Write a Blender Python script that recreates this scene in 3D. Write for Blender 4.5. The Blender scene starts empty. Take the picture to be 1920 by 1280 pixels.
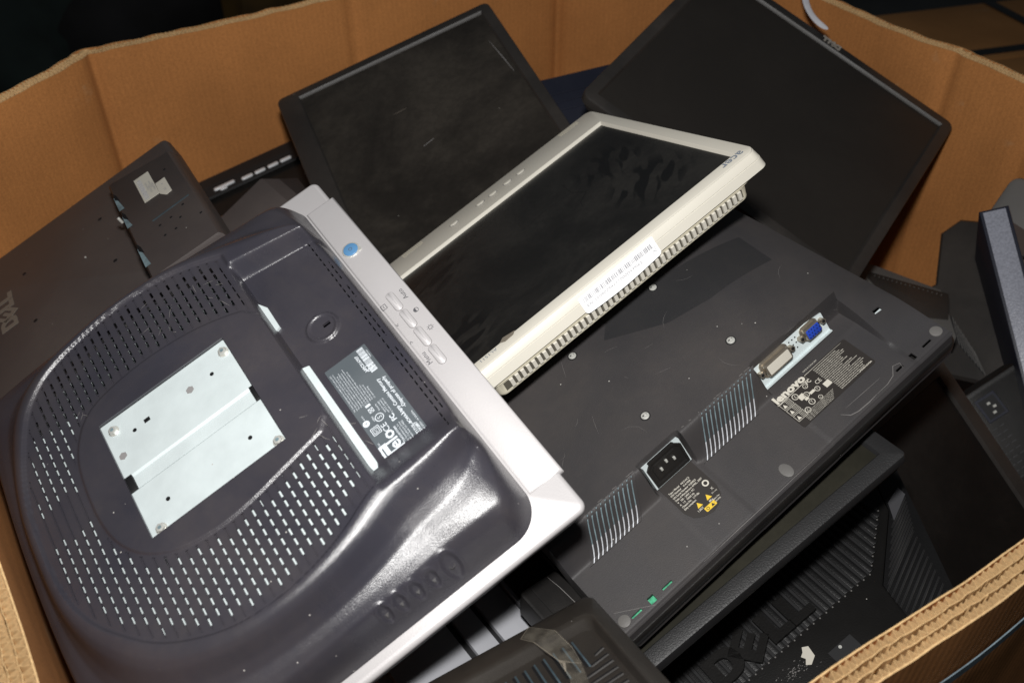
import bpy, math, random
import numpy as np
from mathutils import Matrix, Vector
from math import radians, sin, cos, pi
random.seed(7); rng = np.random.default_rng(7)
S = bpy.context.scene; COL = S.collection
# ------------------------------------------------------------ camera, light, exposure
cd = bpy.data.cameras.new("camera"); cam = bpy.data.objects.new("camera", cd); COL.objects.link(cam)
cam.location = (0, 0, 1.45); cam.rotation_euler = (radians(90 - 39.9), 0, 0)
cd.sensor_width = 36; cd.lens = 1737 / 1920 * 36; cd.clip_start = .02; cd.clip_end = 100
cd.dof.use_dof = True; cd.dof.focus_distance = .80; cd.dof.aperture_fstop = 7.1
S.camera = cam
W = bpy.data.worlds.new("World"); S.world = W; W.use_nodes = True
W.node_tree.nodes["Background"].inputs[0].default_value = (.8, .9, 1, 1)
W.node_tree.nodes["Background"].inputs[1].default_value = .034
ld = bpy.data.lights.new("flash", 'AREA'); ld.shape = 'RECTANGLE'; ld.size = .07; ld.size_y = .045
ld.energy = 10.5; ld.color = (1, .985, .96)
fl = bpy.data.objects.new("flash", ld); COL.objects.link(fl)
fl.location = (-.01, .105, 1.575); fl.rotation_euler = (radians(90 - 38), 0, radians(5))
S.view_settings.view_transform = 'Standard'; S.view_settings.look = 'None'
S.view_settings.exposure = 0; S.view_settings.gamma = 1
S.render.engine = 'CYCLES'

# ------------------------------------------------------------ materials
def mat(name, base, rough=.5, metal=0., grain=None, dust=None, speck=0., var=.12, vscale=9., spec=.5, coat=0., sheen=None):
    m = bpy.data.materials.new(name); m.use_nodes = True; nt = m.node_tree; N = nt.nodes; L = nt.links
    b = N["Principled BSDF"]; tc = N.new("ShaderNodeTexCoord"); obj = tc.outputs["Object"]
    def noise(sc, det=4, ro=.55, dist=0):
        n = N.new("ShaderNodeTexNoise"); n.inputs["Scale"].default_value = sc; n.inputs["Detail"].default_value = det
        n.inputs["Roughness"].default_value = ro; n.inputs["Distortion"].default_value = dist; L.new(obj, n.inputs["Vector"]); return n.outputs["Fac"]
    def ramp(f, a, c, lo=0., hi=1.):
        r = N.new("ShaderNodeMapRange"); r.inputs[1].default_value = a; r.inputs[2].default_value = c
        r.inputs[3].default_value = lo; r.inputs[4].default_value = hi; L.new(f, r.inputs[0]); return r.outputs[0]
    def mix(f, a, c):
        x = N.new("ShaderNodeMix"); x.data_type = 'RGBA'
        if isinstance(f, float): x.inputs[0].default_value = f
        else: L.new(f, x.inputs[0])
        for s, v in ((6, a), (7, c)):
            if isinstance(v, tuple): x.inputs[s].default_value = (*v, 1)
            else: L.new(v, x.inputs[s])
        return x.outputs[2]
    def mul(a, c):
        x = N.new("ShaderNodeMath"); x.operation = 'MULTIPLY'
        for k, v in enumerate((a, c)):
            if isinstance(v, (int, float)): x.inputs[k].default_value = v
            else: L.new(v, x.inputs[k])
        return x.outputs[0]
    lo = tuple(c * (1 - var) for c in base); hi = tuple(min(1, c * (1 + var)) for c in base)
    colr = mix(ramp(noise(vscale), .35, .65), lo, hi)
    r = rough
    if dust:
        dc, amt, dsc = dust
        f = mul(ramp(noise(dsc, 6, .62, .4), .38, .72), ramp(noise(dsc * 14, 4, .7), .25, .75, .55, 1.))
        f = mul(f, amt)
        colr = mix(f, colr, dc)
        x = N.new("ShaderNodeMath"); x.operation = 'ADD'; L.new(mul(f, .45), x.inputs[0]); x.inputs[1].default_value = rough
        L.new(x.outputs[0], b.inputs["Roughness"])
    else:
        b.inputs["Roughness"].default_value = rough
    if speck:
        v = N.new("ShaderNodeTexVoronoi"); v.inputs["Scale"].default_value = 130; L.new(obj, v.inputs["Vector"])
        v2 = N.new("ShaderNodeSeparateColor"); L.new(v.outputs["Color"], v2.inputs[0])
        g = mul(ramp(v.outputs["Distance"], .05, .09, 1., 0.), ramp(v2.outputs[0], 1 - speck, 1 - speck + .01))
        colr = mix(g, colr, (.5, .48, .45))
    L.new(colr, b.inputs["Base Color"])
    b.inputs["Metallic"].default_value = metal
    b.inputs["Specular IOR Level"].default_value = spec
    b.inputs["Coat Weight"].default_value = coat
    if grain:
        sc, st = grain
        bp = N.new("ShaderNodeBump"); bp.inputs["Strength"].default_value = st; bp.inputs["Distance"].default_value = .0004
        L.new(noise(sc, 2, .6), bp.inputs["Height"]); L.new(bp.outputs[0], b.inputs["Normal"])
    return m
DUST = (.13, .105, .085)
M = {}
M['elo'] = mat('grey_violet_plastic', (.036, .0345, .045), .26, grain=(1500, .4), dust=(DUST, .26, 8), speck=.06, var=.1, spec=.75)
M['ink'] = mat('pale_print', (.62, .66, .7), .6, var=.05)
M['ink_dk'] = mat('dark_print', (.09, .09, .1), .6, var=.05)
M['label_grey'] = mat('grey_label', (.085, .1, .112), .45, var=.08, dust=((.2, .2, .2), .15, 20))
M['silver'] = mat('silver_paint', (.56, .54, .545), .42, metal=.2, grain=(900, .3), var=.04, speck=.01, dust=((.48, .45, .42), .25, 6))
M['silver_rim'] = mat('silver_button', (.57, .55, .555), .38, metal=.2, var=.03)
M['rim_dark'] = mat('grey_groove', (.26, .25, .25), .5, var=.05)
M['zinc'] = mat('galvanised_steel', (.63, .70, .71), .42, metal=.15, grain=(500, .12), var=.05, vscale=40, speck=.02)
M['bolt'] = mat('bolt_steel', (.66, .66, .62), .34, metal=.45, var=.1, vscale=90)
M['blue'] = mat('blue_button', (.10, .25, .46), .35, var=.06)
M['black_hole'] = mat('black_recess', (.004, .004, .005), .6, var=.1)
M['lenovo'] = mat('charcoal_plastic', (.038, .036, .038), .5, grain=(1300, .45), dust=(DUST, .24, 6), speck=.05, var=.08, spec=.3)
M['lenovo_patch'] = mat('clean_dark_patch', (.023, .023, .025), .45, grain=(1300, .4), dust=(DUST, .08, 12), speck=.02, var=.05)
M['scratch'] = mat('scratch_mark', (.17, .16, .155), .6, var=.1)
M['vent_metal'] = mat('vent_metal', (.62, .64, .68), .4, metal=.2, var=.12, vscale=60)
M['vga'] = mat('blue_connector', (.02, .06, .42), .4, var=.1)
M['conn'] = mat('connector_shell', (.42, .37, .3), .3, metal=.8, var=.12, vscale=80)
M['pcb'] = mat('green_board', (.07, .36, .2), .35, var=.4, vscale=260)
M['ink_w'] = mat('cream_print', (.56, .53, .46), .6, var=.06)
M['yellow'] = mat('yellow_warning', (.72, .48, .03), .5, var=.05)
M['label_blk'] = mat('black_label', (.028, .024, .022), .38, var=.1)
M['beige'] = mat('beige_plastic', (.64, .61, .535), .42, grain=(900, .2), var=.03, dust=((.62, .56, .46), .18, 7), speck=.004)
M['beige_low'] = mat('beige_housing', (.66, .615, .49), .45, grain=(900, .25), var=.06, dust=((.32, .26, .18), .3, 9))
M['beige_gap'] = mat('beige_gap', (.10, .09, .07), .6, var=.1)
M['paper'] = mat('white_sticker', (.86, .86, .87), .45, var=.02)
M['grey_ink'] = mat('faded_print', (.36, .36, .38), .6, var=.1)
M['logo_grey'] = mat('blue_grey_logo', (.22, .25, .30), .4, var=.1)
M['blk'] = mat('black_plastic', (.026, .0235, .022), .42, grain=(900, .45), dust=((.10, .08, .065), .3, 8), speck=.025, var=.08)
M['blk_tex'] = mat('textured_black_plastic', (.0165, .0165, .0175), .45, grain=(620, .8), dust=((.07, .065, .06), .12, 8), speck=.03, var=.08, spec=.32)
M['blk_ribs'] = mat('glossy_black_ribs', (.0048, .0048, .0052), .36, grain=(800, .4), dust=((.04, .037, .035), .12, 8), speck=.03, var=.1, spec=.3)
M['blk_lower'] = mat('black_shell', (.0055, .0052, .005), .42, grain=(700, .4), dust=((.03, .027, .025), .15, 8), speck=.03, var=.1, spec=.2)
M['blk_deep'] = mat('deep_black_plastic', (.009, .0085, .0085), .4, grain=(700, .5), dust=((.07, .06, .05), .2, 9), speck=.03, var=.1)
M['brownblk'] = mat('dusty_black_plastic', (.021, .0185, .0165), .27, grain=(900, .3), dust=((.085, .07, .055), .35, 6), speck=.03, var=.1)
M['navy'] = mat('navy_plastic', (.012, .014, .026), .45, grain=(700, .4), dust=((.05, .05, .06), .2, 8), var=.1)
M['taupe'] = mat('taupe_plastic', (.066, .054, .052), .45, grain=(900, .4), dust=(DUST, .35, 6), speck=.03, var=.08)
M['bright_edge'] = mat('grained_lit_plastic', (.27, .28, .33), .34, grain=(420, 1.), var=.16, vscale=420, speck=.02)
M['grey_plas'] = mat('grey_plastic', (.13, .125, .12), .5, grain=(700, .3), var=.08, dust=(DUST, .2, 8))
M['lt_grey'] = mat('light_grey_plastic', (.33, .335, .36), .42, grain=(700, .25), var=.06)
M['logo_glint_tan'] = mat('tan_logo_glint', (.17, .145, .12), .5, var=.05)
M['logo_silver'] = mat('silver_logo', (.55, .5, .44), .3, metal=.4, var=.06)
M['white_btn'] = mat('silver_buttons', (.75, .77, .8), .3, metal=.2, var=.04)
M['port_blue'] = mat('port_metal', (.22, .30, .33), .35, metal=.3, var=.25, vscale=120)
M['rib_edge'] = mat('grey_rib_edge', (.035, .033, .031), .4, var=.2, vscale=60)  # thin grey line beside each black rib stroke
M['pad'] = mat('smoky_pad', (.06, .06, .065), .25, var=.1)
M['slot_blue'] = mat('blue_grey_slot', (.05, .075, .09), .35, var=.2, vscale=80)
M['shaded_frame_grey'] = mat('shade_grey_frame', (.06, .06, .065), .4, var=.08)
M['lit_slot'] = mat('lit_slot_edge', (.075, .072, .07), .35, var=.15, vscale=60)  # light on the slots put into this paler colour
M['grey_dots'] = mat('grey_slot_rim', (.045, .045, .048), .4, var=.2, vscale=80)  # even grey of the small slot boxes
M['ribbon'] = mat('grey_ribbon', (.62, .62, .66), .4, var=.1, vscale=30)
M['strap_blue'] = mat('blue_grey_strap', (.16, .21, .24), .4, var=.3, vscale=60)
M['blackstrap'] = mat('black_strap', (.01, .01, .01), .5, var=.1)
M['concrete'] = mat('dark_concrete', (.05, .05, .048), .8, var=.3, vscale=2)
M['bag_green'] = mat('dark_green_bag', (.012, .022, .02), .85, var=.5, vscale=4)
M['bag_yellow'] = mat('ochre_bag', (.10, .055, .01), .85, var=.5, vscale=4)
M['bag_dark'] = mat('dark_bag', (.012, .012, .013), .85, var=.4, vscale=5)

def screen_mat(name, base, dustc, amt, rough, scale, hands=()):
    m = bpy.data.materials.new(name); m.use_nodes = True; nt = m.node_tree; N = nt.nodes; L = nt.links; b = N["Principled BSDF"]
    tc = N.new("ShaderNodeTexCoord"); o = tc.outputs["Object"]
    def noise(sc, d, vec=o, ro=.6, dist=.5):
        n = N.new("ShaderNodeTexNoise"); n.inputs["Scale"].default_value = sc; n.inputs["Detail"].default_value = d
        n.inputs["Roughness"].default_value = ro; n.inputs["Distortion"].default_value = dist; L.new(vec, n.inputs["Vector"]); return n.outputs["Fac"]
    def rng_(f, a, c, lo=0., hi=1.):
        r = N.new("ShaderNodeMapRange"); r.interpolation_type = 'SMOOTHSTEP'
        for k, v in enumerate((a, c, lo, hi)): r.inputs[k + 1].default_value = v
        L.new(f, r.inputs[0]); return r.outputs[0]
    def op(t, a, c):
        x = N.new("ShaderNodeMath"); x.operation = t
        for k, v in enumerate((a, c)):
            if isinstance(v, (int, float)): x.inputs[k].default_value = v
            else: L.new(v, x.inputs[k])
        return x.outputs[0]
    f = op('MULTIPLY', rng_(noise(scale, 5), .36, .66, .25, 1.), rng_(noise(scale * 22, 3), .3, .7, .7, 1.))
    for (hx, hy, rad, rot) in hands:                      # finger wipes in the dust
        mp = N.new("ShaderNodeMapping"); mp.vector_type = 'TEXTURE'
        mp.inputs["Location"].default_value = (hx, hy, 0); mp.inputs["Rotation"].default_value = (0, 0, rot)
        mp.inputs["Scale"].default_value = (rad, rad, rad); L.new(o, mp.inputs[0])
        sp = N.new("ShaderNodeVectorMath"); sp.operation = 'LENGTH'; L.new(mp.outputs[0], sp.inputs[0])
        near = rng_(sp.outputs["Value"], .55, 1.05, 1., 0.)
        m2 = N.new("ShaderNodeMapping"); m2.inputs["Scale"].default_value = (1.1, 3.6, 1); L.new(mp.outputs[0], m2.inputs[0])
        fing = rng_(noise(1.15, 1, m2.outputs[0], .3, .25), .47, .53)
        f = op('MULTIPLY', f, op('SUBTRACT', 1, op('MULTIPLY', near, fing)))
    mx = N.new("ShaderNodeMix"); mx.data_type = 'RGBA'; L.new(op('MULTIPLY', f, amt), mx.inputs[0])
    mx.inputs[6].default_value = (*base, 1); mx.inputs[7].default_value = (*dustc, 1)
    v = N.new("ShaderNodeTexVoronoi"); v.inputs["Scale"].default_value = 90; L.new(o, v.inputs["Vector"])
    sc = N.new("ShaderNodeSeparateColor"); L.new(v.outputs["Color"], sc.inputs[0])
    g = op('MULTIPLY', rng_(v.outputs["Distance"], .04, .08, 1., 0.), rng_(sc.outputs[0], .975, .98))
    m3 = N.new("ShaderNodeMix"); m3.data_type = 'RGBA'; L.new(g, m3.inputs[0]); L.new(mx.outputs[2], m3.inputs[6]); m3.inputs[7].default_value = (.25, .24, .22, 1)
    L.new(m3.outputs[2], b.inputs["Base Color"]); b.inputs["Roughness"].default_value = rough
    return m
M['scr_acer'] = screen_mat('dusty_screen_fingers', (.007, .007, .007), (.042, .039, .035), .5, .3, 9,
                           ((-.105, -.03, .045, 1.2), (-.10, .05, .05, .9), (.11, -.085, .055, .5), (.14, .06, .05, .3)))
M['scr_blot'] = screen_mat('dusty_screen_blotched', (.010, .0085, .0075), (.070, .060, .049), .7, .3, 5)
M['scr_plain'] = screen_mat('matte_black_screen', (.017, .0145, .0125), (.036, .031, .026), .3, .5, 5)
M['scr_dark'] = screen_mat('dark_screen', (.0045, .0042, .004), (.026, .022, .019), .35, .4, 6)
M['scr_olive'] = screen_mat('olive_black_screen', (.014, .0135, .010), (.05, .046, .034), .45, .3, 5)

def card_mat(name, base, u_scale=1.):
    m = bpy.data.materials.new(name); m.use_nodes = True; nt = m.node_tree; N = nt.nodes; L = nt.links; b = N["Principled BSDF"]
    tc = N.new("ShaderNodeTexCoord"); uv = tc.outputs["UV"]; o = tc.outputs["Object"]
    def noise(sc, d, vec=o):
        n = N.new("ShaderNodeTexNoise"); n.inputs["Scale"].default_value = sc; n.inputs["Detail"].default_value = d; L.new(vec, n.inputs["Vector"]); return n.outputs["Fac"]
    w = N.new("ShaderNodeTexWave"); w.wave_type = 'BANDS'; w.bands_direction = 'X'; w.inputs["Scale"].default_value = 38; w.inputs["Distortion"].default_value = 1.2
    w.inputs["Detail"].default_value = 1.5; w.inputs["Detail Scale"].default_value = .6; L.new(uv, w.inputs["Vector"])
    def rr_(f, a, c, lo, hi):
        r = N.new("ShaderNodeMapRange")
        for k, v in enumerate((a, c, lo, hi)): r.inputs[k + 1].default_value = v
        L.new(f, r.inputs[0]); return r.outputs[0]
    def mulc(a, f):
        x = N.new("ShaderNodeVectorMath"); x.operation = 'SCALE'
        if isinstance(a, tuple): x.inputs[0].default_value = a
        else: L.new(a, x.inputs[0])
        L.new(f, x.inputs["Scale"]); return x.outputs[0]
    mp = N.new("ShaderNodeMapping"); mp.inputs["Scale"].default_value = (3, .35, 1); L.new(uv, mp.inputs[0])
    c = mulc(base, rr_(noise(6, 5), .3, .7, .86, 1.14))
    c = mulc(c, rr_(w.outputs["Fac"], 0, 1, .975, 1.025))
    c = mulc(c, rr_(noise(9, 4, mp.outputs[0]), .35, .7, .97, 1.03)); c = mulc(c, rr_(noise(2.2, 3), .35, .65, .93, 1.06))
    c = mulc(c, rr_(noise(420, 3), .3, .7, .86, 1.14))
    sc_ = N.new("ShaderNodeMix"); sc_.data_type = 'RGBA'; fm = N.new("ShaderNodeMath"); fm.operation = 'MULTIPLY'
    L.new(rr_(noise(13, 6), .665, .72, 0, .38), fm.inputs[0]); L.new(rr_(noise(160, 3), .35, .6, .2, 1), fm.inputs[1]); L.new(fm.outputs[0], sc_.inputs[0])
    L.new(c, sc_.inputs[6]); sc_.inputs[7].default_value = (.50, .33, .19, 1); c = sc_.outputs[2]
    L.new(c, b.inputs["Base Color"]); b.inputs["Roughness"].default_value = .85; b.inputs["Specular IOR Level"].default_value = .25
    bp = N.new("ShaderNodeBump"); bp.inputs["Strength"].default_value = .07; bp.inputs["Distance"].default_value = .001
    ad = N.new("ShaderNodeMath"); ad.operation = 'ADD'; L.new(w.outputs["Fac"], ad.inputs[0]); L.new(noise(150, 2), ad.inputs[1])
    L.new(ad.outputs[0], bp.inputs["Height"]); L.new(bp.outputs[0], b.inputs["Normal"])
    return m
M['card'] = card_mat('brown_cardboard', (.47, .195, .060))
M['card_cut'] = card_mat('cut_cardboard_edge', (.62, .41, .20))
M['card_bg'] = card_mat('dull_cardboard', (.42, .20, .07))

def clear_mat(name):
    m = bpy.data.materials.new(name); m.use_nodes = True; nt = m.node_tree; N = nt.nodes; L = nt.links
    b = N["Principled BSDF"]; b.inputs["Base Color"].default_value = (.55, .5, .4, 1); b.inputs["Roughness"].default_value = .18
    tc = N.new("ShaderNodeTexCoord"); n = N.new("ShaderNodeTexNoise"); n.inputs["Scale"].default_value = 120; L.new(tc.outputs["Object"], n.inputs["Vector"])
    r = N.new("ShaderNodeMapRange"); r.inputs[1].default_value = .3; r.inputs[2].default_value = .75; r.inputs[3].default_value = .03; r.inputs[4].default_value = .14
    L.new(n.outputs["Fac"], r.inputs[0]); L.new(r.outputs[0], b.inputs["Alpha"])
    bp = N.new("ShaderNodeBump"); bp.inputs["Strength"].default_value = .5; bp.inputs["Distance"].default_value = .001
    L.new(n.outputs["Fac"], bp.inputs["Height"]); L.new(bp.outputs[0], b.inputs["Normal"])
    return m
M['tape'] = clear_mat('clear_tape')
M['tape_edge'] = mat('tape_edge', (.20, .175, .14), .4, var=.2, vscale=80)

# ------------------------------------------------------------ mesh helpers (millimetres)
def rr(x0, x1, y0, y1, r, n=6):
    r = max(min(r, (x1 - x0) / 2 - .01, (y1 - y0) / 2 - .01), .02); P = []
    for cx, cy, a0 in ((x1 - r, y0 + r, -90), (x1 - r, y1 - r, 0), (x0 + r, y1 - r, 90), (x0 + r, y0 + r, 180)):
        for k in range(n + 1):
            a = radians(a0 + 90 * k / n); P.append((cx + r * cos(a), cy + r * sin(a)))
    return P
def inset(poly, d):
    n = len(poly); out = []
    for i in range(n):
        p, q, r = np.array(poly[i - 1]), np.array(poly[i]), np.array(poly[(i + 1) % n])
        a = q - p; b = r - q; a = a / (np.linalg.norm(a) + 1e-9); b = b / (np.linalg.norm(b) + 1e-9)
        na = np.array([-a[1], a[0]]); nb = np.array([-b[1], b[0]]); k = 1 + na @ nb
        out.append(tuple(q + d * (na + nb) / max(k, .4)))
    return out
_T = {}
def text_geo(s, bold=0.):
    if (s, bold) in _T: return _T[(s, bold)]
    c = bpy.data.curves.new("t", 'FONT'); c.body = s; c.size = 1; c.offset = bold; c.resolution_u = 2
    o = bpy.data.objects.new("t", c); COL.objects.link(o)
    dg = bpy.context.evaluated_depsgraph_get(); me = o.evaluated_get(dg).to_mesh()
    v = [(a.co.x, a.co.y) for a in me.vertices]; f = [tuple(p.vertices) for p in me.polygons]
    o.evaluated_get(dg).to_mesh_clear(); bpy.data.objects.remove(o); bpy.data.curves.remove(c)
    _T[(s, bold)] = (v, f); return v, f
class MB:
    def __init__(s): s.v = []; s.f = []; s.m = []
    def add(s, V, F, mi=0, T=None):
        o = len(s.v)
        if T is not None: V = [tuple(T @ Vector(p)) for p in V]
        s.v += [tuple(map(float, p)) for p in V]; s.f += [tuple(i + o for i in f) for f in F]; s.m += [mi] * len(F); return s
    def loft(s, rings, mi=0, cap0=False, cap1=True, T=None):
        n = len(rings[0]); V = [p for r in rings for p in r]; F = []
        for k in range(len(rings) - 1):
            for i in range(n):
                j = (i + 1) % n; F.append((k * n + i, k * n + j, (k + 1) * n + j, (k + 1) * n + i))
        if cap0: F.append(tuple(range(n - 1, -1, -1)))
        if cap1: F.append(tuple((len(rings) - 1) * n + i for i in range(n)))
        return s.add(V, F, mi, T)
    def prism(s, P, z0, z1, mi=0, bev=0., cap0=True, T=None):
        R = [[(x, y, z0) for x, y in P]]
        if bev > 0:
            R.append([(x, y, z1 - bev) for x, y in P])
            R.append([(x, y, z1 - bev * .3) for x, y in inset(P, bev * .3)]); R.append([(x, y, z1) for x, y in inset(P, bev)])
        else: R.append([(x, y, z1) for x, y in P])
        return s.loft(R, mi, cap0, True, T)
    def box(s, x0, x1, y0, y1, z0, z1, mi=0, bev=0., T=None):
        return s.prism([(x0, y0), (x1, y0), (x1, y1), (x0, y1)], z0, z1, mi, bev, True, T)
    def cyl(s, cx, cy, r, z0, z1, mi=0, n=20, r1=None, bev=0, T=None):
        P = [(cx + r * cos(2 * pi * k / n), cy + r * sin(2 * pi * k / n)) for k in range(n)]
        if r1 is None: return s.prism(P, z0, z1, mi, bev, True, T)
        Q = [(cx + r1 * cos(2 * pi * k / n), cy + r1 * sin(2 * pi * k / n)) for k in range(n)]
        return s.loft([[(x, y, z0) for x, y in P], [(x, y, z1) for x, y in Q]], mi, True, True, T)
    def flat(s, P, z, mi=0, T=None): return s.add([(x, y, z) for x, y in P], [tuple(range(len(P)))], mi, T)
    def ringflat(s, cx, cy, r0, r1, z, mi=0, n=28, sx=1., T=None):
        V = []; F = []
        for k in range(n):
            a = 2 * pi * k / n; V += [(cx + r0 * sx * cos(a), cy + r0 * sin(a), z), (cx + r1 * sx * cos(a), cy + r1 * sin(a), z)]
        for k in range(n): j = (k + 1) % n; F.append((2 * k, 2 * k + 1, 2 * j + 1, 2 * j))
        return s.add(V, F, mi, T)
    def frame(s, P, w, z, mi=0, T=None):
        Q = inset(P, w); n = len(P); V = [(x, y, z) for x, y in P] + [(x, y, z) for x, y in Q]
        return s.add(V, [(i, (i + 1) % n, n + (i + 1) % n, n + i) for i in range(n)], mi, T)
    def stroke(s, pts, w, z, mi=0, T=None):
        V = []; n = len(pts)
        for i, p in enumerate(pts):
            a = np.array(pts[max(i - 1, 0)][:2]); b = np.array(pts[min(i + 1, n - 1)][:2]); d = b - a; d = d / (np.linalg.norm(d) + 1e-9)
            ww = w * (.35 if i in (0, n - 1) and n > 2 else 1); zz = p[2] if len(p) > 2 else z
            V += [(p[0] - d[1] * ww / 2, p[1] + d[0] * ww / 2, zz), (p[0] + d[1] * ww / 2, p[1] - d[0] * ww / 2, zz)]
        return s.add(V, [(2 * i, 2 * i + 1, 2 * i + 3, 2 * i + 2) for i in range(n - 1)], mi, T)
    def text(s, t, size, x, y, z, mi=0, rot=0., bold=0., align='C', sx=1., T=None, width=None):
        v, f = text_geo(t, bold)
        if not v: return s
        xs = [a for a, _ in v]; x0, x1 = min(xs), max(xs)
        if width: sx = width / ((x1 - x0) * size)
        ox = {'C': (x0 + x1) / 2, 'L': x0, 'R': x1}[align]
        R = Matrix.Translation((x, y, z)) @ Matrix.Rotation(rot, 4, 'Z')
        if T is not None: R = T @ R
        return s.add([((a - ox) * size * sx, b * size, 0) for a, b in v], f, mi, R)
    def build(s, name, mats, parent=None, angle=32, smooth=True, uv=None):
        me = bpy.data.meshes.new(name)
        me.from_pydata([(x * .001, y * .001, z * .001) for x, y, z in s.v], [], s.f)
        for k in (mats if isinstance(mats, (list, tuple)) else [mats]): me.materials.append(M[k])
        me.polygons.foreach_set('material_index', s.m)
        if uv is not None:
            l = me.uv_layers.new(name='uv'); l.data.foreach_set('uv', [c for p in uv for c in p])
        me.validate(); me.update()
        if smooth:
            me.polygons.foreach_set('use_smooth', [True] * len(me.polygons)); me.set_sharp_from_angle(angle=radians(angle))
        o = bpy.data.objects.new(name, me); COL.objects.link(o)
        if parent: o.parent = parent
        return o
def thing(name, label, cat, R=None, t=(0, 0, 0), group=None):
    if cat == 'monitor': group = 'discarded monitors heaped in the bin'
    o = bpy.data.objects.new(name, None); COL.objects.link(o); o.empty_display_size = .05
    if R is None: mw = Matrix.Translation(t)
    else:
        A = np.array(R, float); u, _, v = np.linalg.svd(A); A = u @ v
        mw = Matrix.Translation(t) @ Matrix([list(map(float, r)) for r in A]).to_4x4()
    o.matrix_world = mw; o['label'] = label; o['category'] = cat
    if group: o['group'] = group
    return o
def tag(o, label, cat, group=None):
    o['label'] = label; o['category'] = cat
    if group: o['group'] = group
    return o
def struct(o): o['kind'] = 'structure'; return o
def cols(X, Y, Z): return np.array([X, Y, Z], float).T
def cam_pull(t, k): return tuple(np.array([0, 0, 1.45]) + k * (np.array(t) - np.array([0, 0, 1.45])))
def sstep(a, b, x): q = np.clip((x - a) / (b - a), 0, 1); return q * q * (3 - 2 * q)
def poly_sd(P, x, y):
    """signed distance to polygon, positive inside"""
    P = np.array(P, float); d = np.full(x.shape, 1e9); ins = np.zeros(x.shape, bool)
    for a, b in zip(P, np.roll(P, -1, 0)):
        e = b - a; t = np.clip(((x - a[0]) * e[0] + (y - a[1]) * e[1]) / (e @ e), 0, 1)
        d = np.minimum(d, np.hypot(x - a[0] - t * e[0], y - a[1] - t * e[1]))
        with np.errstate(divide='ignore', invalid='ignore'):
            c = ((a[1] > y) != (b[1] > y)) & (x < e[0] * (y - a[1]) / (e[1] if e[1] else 1e-9) + a[0])
        ins ^= c
    return np.where(ins, d, -d)
def grid_mesh(mb, xs, ys, H, drop, wall=2.5, mi=0, clamp=None):
    """height field with cells removed (drop) and slot walls going down from their rims"""
    nx, ny = len(xs), len(ys); X, Y = np.meshgrid(xs, ys, indexing='ij')
    if clamp is not None: X, Y = clamp(X, Y)
    Z = H(X, Y); V = list(zip(X.ravel(), Y.ravel(), Z.ravel())); F = []; idx = lambda i, j: i * ny + j
    n0 = len(V); wallv = {}
    def low(k):
        if k not in wallv:
            x, y, z = V[k]; wallv[k] = len(V); V.append((x, y, z - wall))
        return wallv[k]
    area = 0
    for i in range(nx - 1):
        for j in range(ny - 1):
            if drop[i, j] == 3:                                  # shallow groove: own floor half a millimetre down
                q = [idx(i, j), idx(i + 1, j), idx(i + 1, j + 1), idx(i, j + 1)]; b0 = len(V)
                V += [(V[k][0], V[k][1], V[k][2] - .55) for k in q]; F.append((b0, b0 + 1, b0 + 2, b0 + 3))
                F += [(q[1], q[0], b0, b0 + 1), (q[3], q[2], b0 + 2, b0 + 3)]
            elif drop[i, j]:
                if drop[i, j] == 2: continue
                for (a, b, ni, nj) in ((idx(i, j), idx(i + 1, j), i, j - 1), (idx(i + 1, j), idx(i + 1, j + 1), i + 1, j), (idx(i + 1, j + 1), idx(i, j + 1), i, j + 1), (idx(i, j + 1), idx(i, j), i - 1, j)):
                    if 0 <= ni < nx - 1 and 0 <= nj < ny - 1 and not drop[ni, nj]:
                        F.append((b, a, low(a), low(b)))
            else: F.append((idx(i, j), idx(i + 1, j), idx(i + 1, j + 1), idx(i, j + 1)))
    mb.add(V, F, mi); return mb

# ------------------------------------------------------------ setting: floor, cardboard bin
g = MB(); g.flat([(-9000, -9000), (9000, -9000), (9000, 9000), (-9000, 9000)], 0); struct(g.build('floor', 'concrete', smooth=False))

RIM = [(-.565, 1.195), (-.243, 1.411), (.08, 1.612), (.395, 1.50), (.593, 1.198), (.76, .90), (.74, .655), (.05, .202), (-.22, .205), (-.688, .882)]
bin_ = thing('cardboard_bin', 'large brown corrugated cardboard bin heaped with old monitors', 'cardboard box', None, (0, 0, 0))
def arc_poly(P, step=.004, wob=True):
    """closed polyline resampled with slightly softened corners; returns points, outward normals, arclength"""
    P = np.array(P[::-1]); out = []
    n = len(P)
    for i in range(n):
        a, b = P[i], P[(i + 1) % n]; L = np.linalg.norm(b - a); k = max(2, int(L / step))
        for q in range(k): out.append(a + (b - a) * q / k)
    Q = np.array(out)
    for _ in range(3): Q = .5 * Q + .25 * (np.roll(Q, 1, 0) + np.roll(Q, -1, 0))
    s = np.r_[0, np.cumsum(np.linalg.norm(np.diff(Q, axis=0), axis=1))]
    if wob:
        for vx, vy in ((-.565, 1.195), (-.243, 1.411), (.08, 1.612), (.593, 1.198), (.66, 1.075)):     # fold creases pressed outwards
            dd = np.hypot(Q[:, 0] - vx, Q[:, 1] - vy); Q = Q + norm2(Q) * (.0045 * np.exp(-(dd / .011) ** 2))[:, None]
        nrm = norm2(Q); Q = Q + nrm * (.0022 * np.sin(s * 9.1) + .0014 * np.sin(s * 23 + 1))[:, None]
    return Q, norm2(Q), s
def norm2(Q):
    d = np.roll(Q, -1, 0) - np.roll(Q, 1, 0); d /= np.linalg.norm(d, axis=1)[:, None]
    n = np.c_[d[:, 1], -d[:, 0]]
    c = Q.mean(0); sgn = np.sign(((Q - c) * n).sum(1).mean()); return n * sgn
Q, NR, SL = arc_poly(RIM, .001); TOT = len(Q)
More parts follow.
